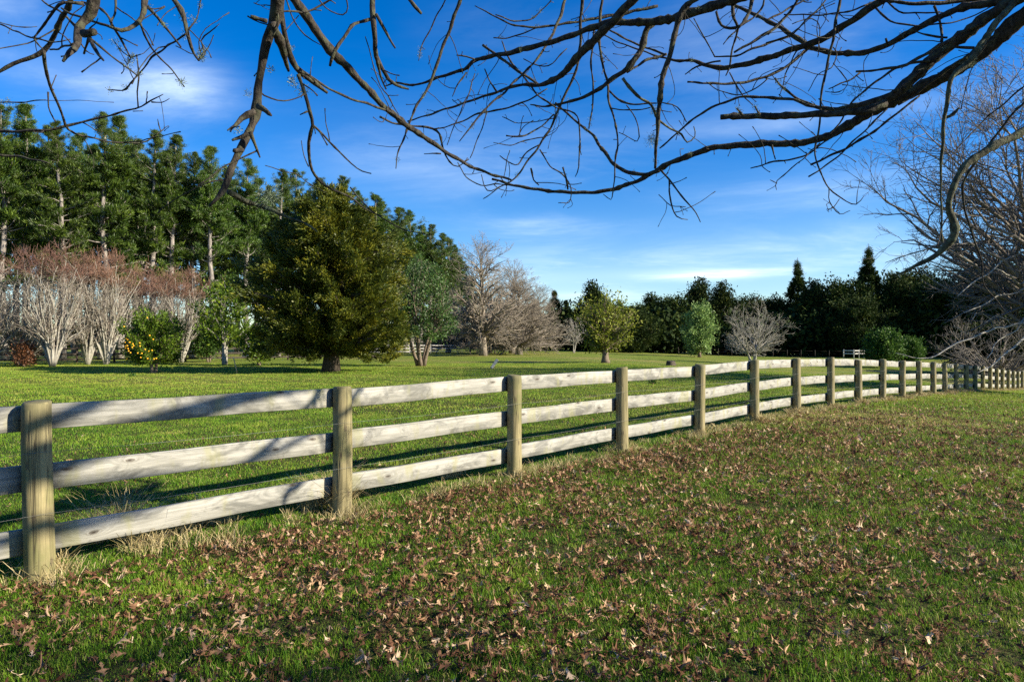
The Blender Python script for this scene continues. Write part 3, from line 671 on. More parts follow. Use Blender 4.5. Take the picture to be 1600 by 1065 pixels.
def build_bare():
    G = 'pale many-stemmed bare trees with reddish tops'
    a = bare_proto(41, 7.6, 7.4, .5, .15, .10, 60, 6, 5, multi=15, lead=.75, lift=1.2, sprd=.30, redz=6.2, tw=.009, inner=.35, trop=.06)
    b = bare_proto(42, 7.3, 5.0, 1.2, .3, .085, 60, 6, 5, multi=17, lead=.72, lift=2.0, sprd=.27, redz=5.8, tw=.009, inner=.35, trop=.10, low=.12)
    c = bare_proto(43, 7.2, 4.8, 1.6, .3, .08, 60, 6, 5, multi=15, lead=.7, lift=2.0, sprd=.27, redz=5.4, tw=.009, inner=.35, trop=.10, low=.15)
    for pr, X, d, s, lab in ((a, -25, 42, 1.02, 'pale bare many-stemmed tree cut by the left edge of the photo'), (a, 36, 44, 1.0, 'pale spreading bare tree with dead brown leaves at its foot'),
                             (b, 82, 42.5, 1.0, 'pale upright bare tree right of the spreading one with dead leaves'), (b, 137, 46, 1.0, 'pale many-stemmed bare tree, left one of the close pair left of the orange tree'),
                             (c, 166, 46.5, 1.0, 'pale bare tree with dense red-brown top immediately left of the orange tree'), (c, 228, 52, 1.05, 'rusty-topped bare tree showing above the orange tree'),
                             (c, 283, 50, 1.0, 'rusty-topped bare tree behind the right shoulder of the orange tree')):
        place('bare_tree', pr, X, d, lab, 'bare tree', ('pale_bark', 'grey_twig', 'reddish_twig'), G, (s*(1+.13*math.sin(X)), s*(1+.13*math.sin(X*2)), s*(1+.07*math.sin(X*3.3))), parts=('trunk', 'crown', 'red_shoots'))
    pr = broad_proto(44, 1.9, 1.7, .05, leafL=.16, leafW=.07, n1=16, n2=5, per=14, jit=.2, tr=.03, multi=2)
    place('dead_leaved_shrub', pr, 38, 42, 'low shrub of dead brown leaves at the foot of a pale bare tree', 'shrub', ('brown_bark', 'dead_leaf'))
    egg = lambda t: np.interp(t, [0, .12, .35, .6, .8, .92, 1], [.62, .95, 1, .84, .70, .52, .2])
    a = bare_proto(45, 13.6, 11.6, .6, 2.0, .36, 105, 9, 6, n4=1, lead=.8, lift=.45, prof=egg, tw=.0095, inner=.25, trop=.04)
    wide = lambda t: np.interp(t, [0, .12, .35, .6, .8, 1], [.8, 1, .92, .70, .45, .1])
    b = bare_proto(46, 10.8, 15.0, .2, 1.0, .36, 125, 9, 6, n4=1, lead=.7, lift=.25, prof=wide, tw=.0095, inner=.25, trop=.0)
    GG = 'grey bare trees in the middle distance'
    for pr, X, d, s, lab in ((a, 755, 74, 1.0, 'tall grey bare tree with a pale trunk right of the blue-green evergreen'), (a, 800, 88, .92, 'second tall grey bare tree just behind the tallest one'), (b, 810, 80, .95, 'broad grey bare tree whose twigs sweep down to the grass'),
                             (a, 842, 104, .80, 'grey bare tree furthest back behind the sweeping one'), (b, 700, 92, .8, 'grey bare tree half hidden behind the blue-green evergreen'), (b, 765, 90, .85, 'low spreading bare tree behind the pale trunk')):
        place('bare_tree', pr, X, d, lab, 'bare tree', ('grey_twig', 'grey_twig'), GG, s)
    c = bare_proto(47, 5.0, 4.4, 1.2, 1.3, .12, 40, 7, 5, multi=2, tw=.012)
    place('bare_tree', c, 896, 92, 'small pale bare tree left of the lone yellow-green tree', 'bare tree', ('pale_bark', 'pale_bark'))
    d_ = bare_proto(48, 6.3, 7.6, .7, 1.0, .20, 62, 8, 5, multi=3, lead=.42, lift=.55, sprd=.10, tw=.008, inner=.2, trop=.02, rlo=.85)
    place('bare_tree', d_, 1177, 66, 'round bare tree with pale twigs standing in front of the dark trees', 'bare tree', ('pale_bark', 'pale_bark'), rz=.5)
    e = bare_proto(49, 22.8, 27.2, 4.2, 2.6, .50, 140, 10, 6, n4=2, multi=4, lead=.66, lift=.5, sprd=.16, tw=.0145, low=.12, inner=.3, trop=.05, rlo=.82, k2=.40, lr3=.48)
    place('bare_tree', e, 1712, 30, 'huge bare tree reaching in from the right edge above the end of the fence', 'bare tree', ('grey_twig', 'dark_twig'), rz=2.2, sc=.76)
    f = bare_proto(51, 6.6, 13, .1, .3, .16, 60, 8, 6, multi=7, lead=.55, lift=.6, sprd=.30, tw=.011, inner=.3, trop=-.03)
    place('bare_tree', f, 1560, 54, 'low tangled bare tree with arching pale stems beyond the far end of the fence', 'bare tree', ('grey_twig', 'dark_twig'), rz=.4, sc=.9)
build_bare()

# ------------------------------------------------------------------ dark trees closing the meadow
def conifer_proto(seed, H, W, per=30):
    rng = np.random.default_rng(seed); n = 8; z = np.linspace(0, H, n)
    P = np.stack([.05*np.sin(z), .05*np.cos(z), z], -1)[None]; Rr = (.28*(1-z/H)+.03)[None]
    lv = [dict(c=110, t0=.05, t1=.99, ang=80, angt=-35, angs=8, abslen=W*.5, shape=lambda t: np.interp(t, [0, .15, .5, .8, 1], [.85, 1, .72, .30, .02]), n=5, wander=.08, trop=.02, rr=.3, rmax=.07, k=3),
          dict(c=6, t0=.35, t1=1, ang=44, angs=12, lr=.34, n=3, wander=.12, trop=.06, rr=.5, rmin=.012, k=3)]
    g, Pe, Re = grow(rng, (P, Rr), lv)
    pos, tan = tuft_points(rng, Pe, per, .05, .17); p2, t2 = tuft_points(rng, g[1][0], per, .4, .2)
    pos = np.concatenate([pos, p2]); tan = np.concatenate([tan, t2])
    f_ = np.clip((H-pos[:, 2:3])/5, .4, 1); V, Fq = leaves(rng, pos, tan+np.array([0, 0, .35]), .40*f_, .13*f_, .6)
    return tube_mesh('conifer_wood', g[:2], 5), mesh('conifer_crown', V, [Fq], clump_tint(rng, pos, .8).repeat(4))
def build_dark_wood():
    con = [conifer_proto(61, 15, 6.5), conifer_proto(62, 17, 4.6)]
    br = [broad_proto(63, 12, 12, .6, leafL=.42, leafW=.2, n1=90, n2=7, per=24, jit=.42, tr=.3, zb=.1, rlo=.75), broad_proto(64, 11, 11, .4, leafL=.38, leafW=.18, n1=90, n2=7, per=24, jit=.40, tr=.28, lean=.6, zb=.1, rlo=.7), broad_proto(65, 13, 10, .5, leafL=.38, leafW=.18, n1=90, n2=7, per=24, jit=.40, tr=.3, lean=.8, zb=.1, rlo=.75, prof=lambda t: np.interp(t, [0, .2, .5, .8, 1], [.8, 1, .85, .5, .1]))]
    mats = ('dark_bark', 'dark_conifer')
    G = 'dark evergreens closing the far side of the meadow'
    L = [('c', 0, 866, 455, 120, 'slim dark conifer directly right of the sweeping bare tree'), ('c', 0, 884, 470, 126, 'short dark conifer left of the small pale bare tree'), ('b', 0, 905, 480, 124, 'dark rounded evergreen left of the lone yellow-green tree'),
         ('b', 2, 927, 439, 118, 'dark blunt-topped evergreen rising behind the lone yellow-green tree'), ('b', 1, 950, 468, 112, 'dark evergreen hidden behind the lone yellow-green tree'),
         ('b', 1, 985, 472, 106, 'dark evergreen just right of the lone yellow-green tree'), ('b', 2, 1018, 458, 102, 'dark wide evergreen left of the silvery green tree'), ('b', 0, 1050, 455, 100, 'dark evergreen behind the left side of the silvery green tree'),
         ('b', 2, 1092, 434, 106, 'ragged dark evergreen above the silvery green tree'), ('b', 2, 1128, 440, 98, 'dark evergreen with a peaked top right of the silvery green tree'), ('b', 0, 1172, 456, 108, 'rounded brownish evergreen top behind the round bare tree'),
         ('b', 1, 1150, 470, 104, 'dark evergreen behind the left half of the round bare tree'), ('b', 1, 1212, 458, 98, 'dark evergreen behind the right half of the round bare tree'), ('c', 1, 1246, 402, 96, 'narrow pointed dark conifer, the sharper peak right of the round bare tree'),
         ('b', 2, 1272, 436, 92, 'dark bushy evergreen at the right foot of the narrow pointed conifer'), ('b', 0, 1315, 428, 90, 'dark evergreen between the two pointed conifers'), ('c', 1, 1357, 380, 90, 'tall pointed conifer seen through the left twigs of the huge bare tree'),
         ('b', 1, 1345, 455, 84, 'dark evergreen at the foot of the tall pointed conifer'), ('b', 2, 1400, 425, 88, 'dark evergreen behind the grey bare thicket tree'), ('b', 0, 1425, 412, 96, 'rounded dark evergreen seen through the huge bare tree'),
         ('b', 0, 1470, 425, 86, 'dark evergreen right of the green leafy bush'), ('b', 2, 1520, 410, 84, 'dark evergreen behind the low tangled bare tree'), ('b', 1, 1575, 400, 80, 'dark evergreen near the right edge of the photo'),
         ('b', 0, 1640, 400, 78, 'dark evergreen cut by the right edge of the photo'), ('b', 1, 1550, 500, 66, 'low dark evergreen under the huge bare tree beyond the fence end'), ('b', 2, 1610, 480, 62, 'low dark evergreen at the right edge beyond the fence end'),
         ('b', 2, 830, 470, 132, 'dark evergreen seen through the furthest grey bare tree'), ('b', 0, 790, 480, 140, 'dark evergreen behind the middle of the grey bare trees')]
    for t, k, X, top, d, lab in L:
        if X > 985 and d > 70: d *= 1.22
        pr, H0 = (con[k], (15, 17)[k]) if t == 'c' else (br[k], (12, 11, 13)[k])
        x, y, z = ground_at(X, d); H = CAMZ+(CY-top)/F*d-z; s = H/H0
        place('conifer_tree' if t == 'c' else 'evergreen_tree', pr, X, d, lab, 'tree', ('dark_bark', 'mid_conifer' if (t == 'b' and (X > 1460 or int(X) % 4 == 0)) else 'dark_conifer'), G, (max(s, .9)*1.12, max(s, .9)*1.12, s))
    pr = broad_proto(66, 7.4, 5.8, .6, leafL=.24, leafW=.12, n1=60, n2=7, per=22, jit=.22, tr=.2, lean=.5, zb=.3, rlo=.62, prof=lambda t: np.interp(t, [0, .15, .45, .75, .92, 1], [.75, .95, 1, .85, .5, .15]))
    place('silvery_tree', pr, 1093, 88, 'rounded silvery green tree in front of the dark evergreens', 'tree', ('brown_bark', 'silver_leaf'))
    pr = broad_proto(67, 4.6, 5.2, .3, leafL=.26, leafW=.14, n1=50, n2=6, per=20, jit=.28, tr=.1, lean=.4, multi=3)
    place('leafy_bush', pr, 1380, 74, 'bright green leafy bush below the tall pointed conifer', 'bush', ('brown_bark', 'glossy_leaf'))
    place('leafy_bush', pr, 1420, 78, 'smaller green leafy bush right of its bright neighbour', 'bush', ('brown_bark', 'glossy_leaf'), sc=.8)
build_dark_wood()

# low far woodland closing gaps between the pines
def build_backwood():
    rng = np.random.default_rng(9); C = []
    for i in range(330):
        t = rng.random()
        if i < 150: X = -150+950*t; d = 130+90*t+rng.random()*30; h = rng.uniform(3, 6.5)
        else: X = 840+900*t; d = 118-22*t+rng.random()*14; h = rng.uniform(5, 9.0)
        x, y, z = ground_at(X, d); n = 300; q = rng.normal(0, 1, (n, 3)); q = q/np.linalg.norm(q, axis=1)[:, None]*rng.random((n, 1))**.33
        C.append(q*np.array([4.5, 4.5, h/2])+np.array([x, y, z+h/2]))
    C = np.concatenate(C); V, Fq = leaves(rng, C, rng.normal(0, 1, C.shape), .9, .5, .5)
    o = link('far_woodland', mesh('far_woodland', V, [Fq], clump_tint(rng, C, .3).repeat(4)), 'dark_conifer')
    tag(o, 'distant dark undergrowth behind the pines and the dark evergreens', 'woodland', kind='stuff')
build_backwood()

# ------------------------------------------------------------------ far fences and small things on the meadow
def gxy(X, d): return ((X-CX)/F*d, d)
far_fence([gxy(-90, 47), gxy(120, 50), gxy(290, 52.5), gxy(450, 58), gxy(520, 62)], 'dark stained post and rail fence behind the pale bare trees on the left', 'dark_timber', 1.15, 3, 2.7, .08, .13)
far_fence([gxy(545, 84), gxy(640, 86), gxy(735, 90)], 'pale weathered rail fence far behind the blue-green evergreen', 'pale_timber', 1.15, 3, 3.0, .08, .12)
far_fence([gxy(1060, 104), gxy(1230, 100), gxy(1318, 98)], 'dark wire and post fence along the foot of the dark evergreens', 'dark_timber', 1.1, 3, 1.9, .05, .1, wires=True)
far_fence([gxy(1318, 97), gxy(1334, 96), gxy(1350, 97)], 'short pale timber rail section by the dark evergreens', 'pale_timber', 1.25, 2, 1.1, .07, .16)

def build_small():
    # leaning stake
    x, y, z = ground_at(368, 33.5); r = empty('garden_stake', (x, y, z), 'thin leaning tan wooden stake in the grass right of the orange tree', 'stake')
    P = np.array([[[.10, 0, -.1], [.02, 0, .3], [-.09, 0, .74]]]); link('stake', tube_mesh('stake', [(P, np.array([[.03, .028, .026]]))], 6, (0, 1, 0)), 'tan_timber', r)
    link('stake_tip', tube_mesh('stake_tip', [(np.array([[[-.09, 0, .74], [-.10, 0, .785]]]), np.array([[.034, .030]]))], 8, (0, 1, 0)), 'pale_timber', r)
    # small slanted board marker
    x, y, z = ground_at(772, 38.5); r = empty('wooden_marker', (x, y, z), 'small slanted wooden board propped in the grass left of the lone yellow-green tree', 'marker')
    o = link('board', box_mesh('marker_board', .62, .03, .16), 'pale_timber', r, (-.16, 0, .06)); o.rotation_euler = (0, -.95, .2)
    P = np.array([[[0, .05, -.1], [0, .05, .35]]]); link('peg', tube_mesh('peg', [(P, np.full((1, 2), .02))], 6, (0, 1, 0)), 'tan_timber', r)
    # tree stump
    rng = np.random.default_rng(2); x, y, z = ground_at(1048, 50); k = 20; th = np.arange(k)*6.283/k; zs = [-.05, .05, .22, .30, .32]; rs = [.42, .36, .31, .31, .27]
    V = np.concatenate([np.stack([q*(1+.08*np.sin(3*th+1)+rng.normal(0, .03, k))*np.cos(th), q*(1+.08*np.sin(3*th+1))*np.sin(th), np.full(k, h)+.02*np.sin(th)], -1) for h, q in zip(zs, rs)]+[np.array([[0, 0, .325]])])
    ids = np.arange(5*k).reshape(5, k); q = np.stack([ids[:-1], np.roll(ids[:-1], -1, 1), np.roll(ids[1:], -1, 1), ids[1:]], -1).reshape(-1, 4)
    o = link('tree_stump', mesh('tree_stump', V, [q, np.stack([ids[-1], np.roll(ids[-1], -1), np.full(k, 5*k)], -1)], None, True), 'dark_bark', None, (x, y, z)); tag(o, 'low dark tree stump in the meadow right of the lone yellow-green tree', 'stump')
    # grey water tank / box behind the fence
    x, y, z = ground_at(398, 64); r = empty('water_tank', (x, y, z), 'grey box-like water tank behind the dark fence left of the golden evergreen', 'tank')
    b = link('tank', box_mesh('tank', 1.9, 1.3, 1.25, .05), 'trough_grey', r, (-.95, 0, .62)); l = link('lid', box_mesh('lid', 2.0, 1.4, .08, .02), 'white_cap', r, (-1.0, 0, 1.29))
    # clod of dark earth
    for X, d, lab in ((208, 31, 'small dark clump of weed in the grass below the orange tree'), (745, 10.5, 'small dark clump of weed just beyond the second fence bay'), (1020, 25, 'small dark weed tuft beyond the fence in the middle of the meadow')):
        x, y, z = ground_at(X, d); n = 60; s = .10 if d > 20 else .045
        C = rng.normal(0, s*.6, (n, 3))*np.array([1, 1, .4])+np.array([0, 0, s*.2]); V, Fq = leaves(rng, C, rng.normal(0, 1, C.shape)+np.array([0, 0, 1.2]), s*1.2, s*.5, .3)
        o = link('weed_clump', mesh('weed_clump', V, [Fq], rng.random(n).repeat(4)*.5), 'glossy_leaf', None, (x, y, z)); tag(o, lab, 'weed')
build_small()

# ------------------------------------------------------------------ long dry grass along the fence
def build_dry_grass():
    rng = np.random.default_rng(8); V, Fs, T, base = [], [], [], 0
    # distance along the fence, density, height
    s_all, n_all = [], []
    clumps = []
    for i in range(len(FPTS)-1):
        a = np.array(FPTS[i][:2]); b = np.array(FPTS[i+1][:2])
        n = 30 if i < 4 else (24 if i < 8 else 16)
        for _ in range(n):
            t = rng.random(); p = a+(b-a)*t-FN*rng.normal(.06, .13); clumps.append((p[0], p[1], rng.uniform(.05, .15)*(1.15 if i == 1 and t < .85 else 1), int(rng.uniform(12, 34))))
        for _ in range(9):
            p = a+rng.normal(0, .10, 2)-FN*.05; clumps.append((p[0], p[1], rng.uniform(.07, .19), 34))
    for X, Y_, h, n, cnt in ((190, 838, .36, 80, 5), (330, 815, .22, 60, 6), (490, 790, .30, 90, 5), (520, 795, .36, 80, 4), (560, 770, .22, 60, 4), (700, 742, .22, 60, 6), (240, 860, .2, 50, 4)):
        d = CAMZ*F/(Y_-CY)
        for _ in range(cnt):
            p = np.array([(X-CX)/F*d, d])+rng.normal(0, .09, 2); clumps.append((p[0], p[1], h, n))
    for cx, cy, h, n in clumps:
        x = cx+rng.normal(0, .045, n); y = cy+rng.normal(0, .045, n); hh = h*(.35+.75*rng.random(n)); z = gz(x, y)
        la = rng.random(n)*6.283; lean = hh*rng.uniform(.2, 1.7, n); a = rng.random(n)*6.283; far = cy > 12
        w = .0023 if not far else .005
        dx, dy = np.cos(la)*lean, np.sin(la)*lean; S = np.stack([np.cos(a)*w, np.sin(a)*w, 0*a], -1); B = np.stack([x, y, z-.01], -1)
        m1 = B+np.stack([dx*.25, dy*.25, hh*.55], -1); m2 = B+np.stack([dx*.65, dy*.65, hh*.95], -1); tp = B+np.stack([dx*1.15, dy*1.15, hh*(.75+.35*rng.random(n))], -1)
        v = np.stack([B-S, B+S, m1-S*.9, m1+S*.9, m2-S*.7, m2+S*.7, tp], 1); i = base+np.arange(n)[:, None]*7
        Fs.append((i+np.array([0, 1, 3, 2]), i+np.array([2, 3, 5, 4]), i+np.array([4, 5, 6]))); V.append(v.reshape(-1, 3)); T.append(np.clip(rng.normal(.5, .25, n), 0, 1).repeat(7)); base += n*7
    q = np.concatenate([np.concatenate(f[:2]) for f in Fs]); t3 = np.concatenate([f[2] for f in Fs])
    o = link('dry_grass', mesh('dry_grass', np.concatenate(V), [q, t3], np.concatenate(T)), 'dry_blade'); tag(o, 'long dry straw-coloured grass along the foot of the fence', 'grass', kind='stuff')
build_dry_grass()

# ------------------------------------------------------------------ fallen oak leaves
def leaf_shape(rng):
    t = np.array([0, .06, .16, .26, .31, .38, .50, .60, .65, .72, .82, .86, .92, 1.0])
    w = np.array([.008, .012, .05, .26, .07, .06, .16, .40, .09, .07, .28, .08, .12, .012])
    w = w*(1+rng.normal(0, .28, len(t)))*rng.uniform(.55, 1.1); fwd = np.array([0, 0, 0, .10, 0, 0, .02, .13, 0, 0, .10, 0, .03, 0])
    L = rng.uniform(.085, .14); n = len(t)
    cu, be, tw = rng.uniform(-3.5, 6.5), rng.uniform(-2.2, 3.2), rng.normal(0, 1.8)
    rows = []
    for sgn in (-1, 0, 1):
        ww = w*sgn*.85; tt = t+(fwd if sgn else 0)
        X = tt-.5; Yv = ww; Z = cu*Yv**2*1.1+be*(X**2)*.6+tw*X*Yv*1.2+rng.normal(0, .015, n)
        th = 0; rows.append(np.stack([X, Yv*np.cos(min(1, abs(cu)*.2)), Z], -1)*L)
    V = np.concatenate([rows[1], rows[0], rows[2]]); F_ = []
    for i in range(n-1):
        F_.append((i, i+1, n+i+1, n+i)); F_.append((i+1, i, 2*n+i, 2*n+i+1))
    return V, np.array(F_)
def build_leaves():
    rng = np.random.default_rng(77)
    shapes = [leaf_shape(rng) for _ in range(28)]
    N0 = 1500000
    y = 2.4+(34-2.4)*rng.random(N0)**1.25; x = (rng.random(N0)*2-1)*(.80*y+.6)
    dens = 540*np.ones(N0)
    s = side(x, y)
    dens *= np.where(s < -.15, 1, np.where(s < 6, .03, .004))
    dens *= np.interp(y, [2, 5, 9, 13, 17, 24, 34], [.95, 1.05, .95, .48, .16, .04, .01])
    # clusters
    c = patch(x, y, 1.5, 1.1)*.6+patch(x, y, 3.7, .3)*.55+patch(x, y, 9, 2.3)*.3
    dens *= np.clip(.80+1.1*c, .15, 1.6)
    dens *= np.where(x > 2.5, np.interp(x/y, [0, .35, .75], [1, .85, .6]), 1)
    area = 0; yy = np.linspace(2.4, 34, 400)
    # sampling density per m2 of the proposal
    pdf_y = (1/1.25)*((y-2.4)/(34-2.4)+1e-6)**(1/1.25-1)/(34-2.4); prop = N0*pdf_y/(2*(.80*y+.6))
    keep = rng.random(N0) < dens/prop
    x, y = x[keep], y[keep]; N = len(x)
    order = np.argsort(np.hypot(x, y)); x, y = x[order], y[order]
    z = gz(x, y)+rng.uniform(.012, .058, N)
    rz = rng.random(N)*6.283; rx = rng.normal(0, .55, N); ry = rng.normal(0, .5, N); sc = rng.uniform(.26, .74, N)*np.where((y > 9) & True, 1.12, 1); flip = rng.random(N) < .4; rx = np.where(flip, rx+math.pi, rx)
    tint = np.clip(rng.beta(1.25, 1.6, N)+.1*patch(x, y, 2.2, 5), 0, 1); var = rng.integers(0, len(shapes), N)
    # in view?
    X = CX+F*x/y; Y = CY+F*(CAMZ-z)/y; vis = (X > 8) & (X < 1592) & (Y < 1058)
    near = np.where(vis)[0][:300]; solo = np.zeros(N, bool); solo[near] = True
    metas = {}
    for i in near:
        b = int(tint[i]*7.99); key = (int(var[i]), b)
        if key not in metas:
            V, F_ = shapes[key[0]]; metas[key] = mesh('oak_leaf', V, [F_], np.full(len(V), (b+.5)/8), True)
        o = link('fallen_leaf', metas[key], 'oak_leaf', None, (x[i], y[i], z[i])); o.rotation_euler = (rx[i], ry[i], rz[i]); o.scale = (sc[i],)*3
        tag(o, 'curled brown oak leaf lying loose on the nearest foreground grass', 'leaf', 'loose oak leaves on the nearest grass')
    rest = np.where(~solo)[0]; Vs, Fs, Ts, base = [], [], [], 0
    cx_, sx_, cy_, sy_, cz_, sz_ = np.cos(rx), np.sin(rx), np.cos(ry), np.sin(ry), np.cos(rz), np.sin(rz)
    M = np.empty((N, 3, 3))
    M[:, 0, 0] = cy_*cz_; M[:, 0, 1] = sx_*sy_*cz_-cx_*sz_; M[:, 0, 2] = cx_*sy_*cz_+sx_*sz_
    M[:, 1, 0] = cy_*sz_; M[:, 1, 1] = sx_*sy_*sz_+cx_*cz_; M[:, 1, 2] = cx_*sy_*sz_-sx_*cz_
    M[:, 2, 0] = -sy_; M[:, 2, 1] = sx_*cy_; M[:, 2, 2] = cx_*cy_
    for v in range(len(shapes)):
        ii = rest[var[rest] == v]; V, F_ = shapes[v]
        W = np.einsum('nij,kj->nki', M[ii], V)*sc[ii][:, None, None]+np.stack([x[ii], y[ii], z[ii]], -1)[:, None, :]
        Vs.append(W.reshape(-1, 3)); Fs.append((base+np.arange(len(ii))[:, None, None]*len(V)+F_[None]).reshape(-1, 4)); Ts.append(tint[ii].repeat(len(V))); base += len(ii)*len(V)
    o = link('fallen_leaves', mesh('fallen_leaves', np.concatenate(Vs), Fs, np.concatenate(Ts), True), 'oak_leaf'); tag(o, 'carpet of fallen brown oak leaves spread over the grass further back', 'leaves', kind='stuff')
    print('leaves', N)
build_leaves()

# ------------------------------------------------------------------ overhanging bare oaks in the foreground
# each line: region, start depth, end depth, [zoomed x, y, width, ...]; regions give origin and scale of the traced crops
REG = {'A': (0, 0, 3.1325), 'B': (300, 0, 3.1325), 'C': (600, 0, 3.0425), 'D': (900, 0, 3.0425), 'E': (1200, 0, 3.0425), 'G': (1300, 50, 1.9367), 'K': (360, 250, 3.0425)}
LEFT = '''
A 3.2 3.0|470 -40 60|440 60 52|400 110 46|385 170 40|375 220 32|340 262 26|310 295 15
A 3.0 2.95|410 165 34|462 158 36
A 3.0 2.8|440 190 20|470 250 17|508 298 12
A 3.0 3.1|440 170 18|425 220 14|408 262 10
A 3.1 3.2|390 205 9|425 250 7|462 270 6
A 3.6 3.9|352 -30 26|320 60 25|260 180 24|215 250 24|100 300 20|-40 370 16
A 3.75 4.4|215 250 20|222 340 17|245 420 16|280 500 13|315 590 12|335 630 11|400 665 10|560 695 9|680 700 9|750 670 8|802 637 6
A 4.4 4.4|788 645 6|775 610 5|768 580 4
A 4.6 4.3|-40 645 16|150 640 14|290 628 13|400 595 12|520 570 11|660 530 9|740 495 8|797 460 5
A 4.3 4.3|742 500 6|790 500 5|833 485 4
A 4.3 4.2|676 525 8|674 450 7|675 380 9|672 270 6
A 4.3 4.3|650 545 5|700 545 4
A 4.2 4.3|180 -25 10|240 30 10|300 60 12|370 130 12|450 200 12|520 250 11|600 320 9|672 370 7
A 3.5 3.6|410 20 20|340 12 18|290 25 17|240 80 15|210 140 13|160 182 9
A 3.6 3.6|160 182 8|185 215 7|213 240 7
A 3.9 3.7|-30 105 8|80 155 8|160 185 9|260 205 8|345 195 5
A 3.9 3.9|-30 100 6|60 130 5|120 133 5|182 130 4
A 3.6 3.4|245 243 9|300 235 10|355 213 12
A 3.3 3.5|300 40 9|350 70 12|430 95 13|520 125 14|600 155 19|660 120 24|700 60 28|718 -40 32
A 3.6 3.5|568 -30 12|560 60 12|545 112 13
A 3.6 3.5|400 10 12|470 30 12|520 70 13|548 115 14
A 3.5 3.6|545 118 14|600 210 11|640 282 8
A 3.6 3.6|640 282 6|595 250 5|560 200 4
A 3.6 3.6|640 282 6|690 265 4
A 3.6 3.6|642 282 6|622 318 4
A 3.5 3.9|688 118 13|720 200 11|770 270 9|820 320 8|870 380 6|906 425 5
A 4.2 3.9|672 372 9|720 310 9|790 245 10|860 200 10|910 170 10
A 3.9 4.0|830 -35 28|885 50 25|910 140 22|930 200 18|950 260 14|972 295 10
A 4.0 4.0|970 295 8|1002 262 8|985 200 8|1030 160 7|1072 114 4
A 4.0 4.0|968 292 6|1010 240 6|1046 172 4
A 3.5 3.6|725 35 17|790 110 15|840 170 12|887 232 8
A 3.9 4.0|925 142 8|970 70 7|992 -30 7
A 4.2 4.3|672 370 9|640 410 9|600 442 8|528 440 5
A 4.4 4.3|-30 503 7|100 500 7|225 488 5
A 4.3 4.3|245 440 6|262 405 5|275 368 4
A 4.3 4.4|236 450 9|238 520 8|275 600 7
A 5.0 5.0|-40 757 13|80 765 12|180 785 9|243 797 5
A 4.0 4.0|860 225 5|900 245 5|945 266 4
A 3.2 3.1|438 142 8|482 88 5
B 2.8 2.9|425 -60 66|405 80 62|385 160 54|350 280 45|325 400 42|318 530 46|280 640 40|240 730 40|190 830 34|150 930 32|88 1005 12
B 2.8 2.75|368 105 24|330 95 22|287 86 20
B 2.85 2.7|310 545 36|240 580 26|205 612 18|178 642 7
B 2.85 2.8|325 520 30|360 540 22|392 567 12
B 2.85 2.8|275 655 28|235 675 20|198 690 12
B 2.85 2.8|248 735 24|205 738 24
B 2.85 2.95|283 645 26|305 700 17|337 772 7
B 2.85 3.0|392 110 44|430 200 42|455 290 28|476 352 12
B 3.2 3.3|436 -60 25|440 100 26|470 230 30|510 330 30|600 410 26|667 456 13
B 3.2 3.6|520 365 22|550 450 20|575 550 20|590 612 20|575 700 19|575 800 17|600 860 14|650 905 12|720 940 11|800 985 9|850 1020 8|928 1062 5
B 3.4 3.6|593 614 13|650 670 10|720 742 9|780 800 8|830 838 7|878 853 6
B 3.3 3.3|528 562 6|566 547 10
K 3.6 3.7|570 130 8|640 215 7|700 262 7|780 310 6|860 340 5|940 358 4
B 4.2 5.6|470 -50 50|560 80 46|620 170 44|700 270 42|800 370 38|880 460 34|940 520 31|1020 590 30|1090 640 28|1180 700 24|1260 755 20|1400 830 15|1560 880 11
B 3.8 4.0|450 -30 8|500 100 7|550 170 7|628 220 5
B 3.8 3.9|440 57 10|560 55 11|620 35 11|700 -20 12
B 3.8 3.9|610 -20 8|650 35 6|740 75 7|765 40 7|750 -20 7
B 3.8 3.9|458 150 5|490 110 5|525 78 5
B 3.5 3.4|303 15 5|340 27 5|388 30 5
B 3.4 3.7|885 -50 30|885 100 28|895 200 27|905 280 24|945 360 20|960 390 18|1000 418 16|1062 435 12
B 3.4 3.3|875 95 20|800 120 18|740 180 17|700 260 20|678 325 14
B 3.4 3.4|900 70 20|945 155 16|997 238 9
B 3.4 3.5|903 280 16|920 370 13|952 437 9
B 3.4 3.4|1045 -30 20|1090 30 20|1122 68 14
B 4.2 4.6|515 325 12|600 390 12|700 450 12|800 490 13|880 515 13|960 545 14|1030 590 13
B 4.4 4.6|848 180 5|880 290 6|920 420 7|960 470 7|1010 560 5
B 3.6 3.6|578 370 6|590 280 3
B 3.6 3.6|535 688 4|545 760 5|572 815 7
B 3.7 3.8|358 810 4|430 832 5|510 850 5|560 890 5|660 945 4
'''
MOSSY = '''
K 2.85 3.1|-10 150 26|60 188 27|120 212 25|200 240 20|250 262 16|350 300 11|418 342 6
E 5.0 5.1|1215 -40 30|1110 80 32|1040 170 34|990 250 34|940 310 30|880 360 24|855 450 22|840 560 18|828 700 15|822 850 11|825 1010 9|828 1150 12
E 5.05 5.0|848 558 16|880 545 15|905 512 10
G 4.6 5.0|650 262 30|581 300 27|520 330 25|460 362 23|400 410 21|365 470 19|355 530 20|370 590 24|362 630 24|320 670 17|250 710 12|188 737 5
D 5.4 5.6|222 372 17|265 430 17|310 470 15|360 500 13|390 570 12|450 610 11|500 640 9|530 675 8|565 650 6|558 600 5
'''
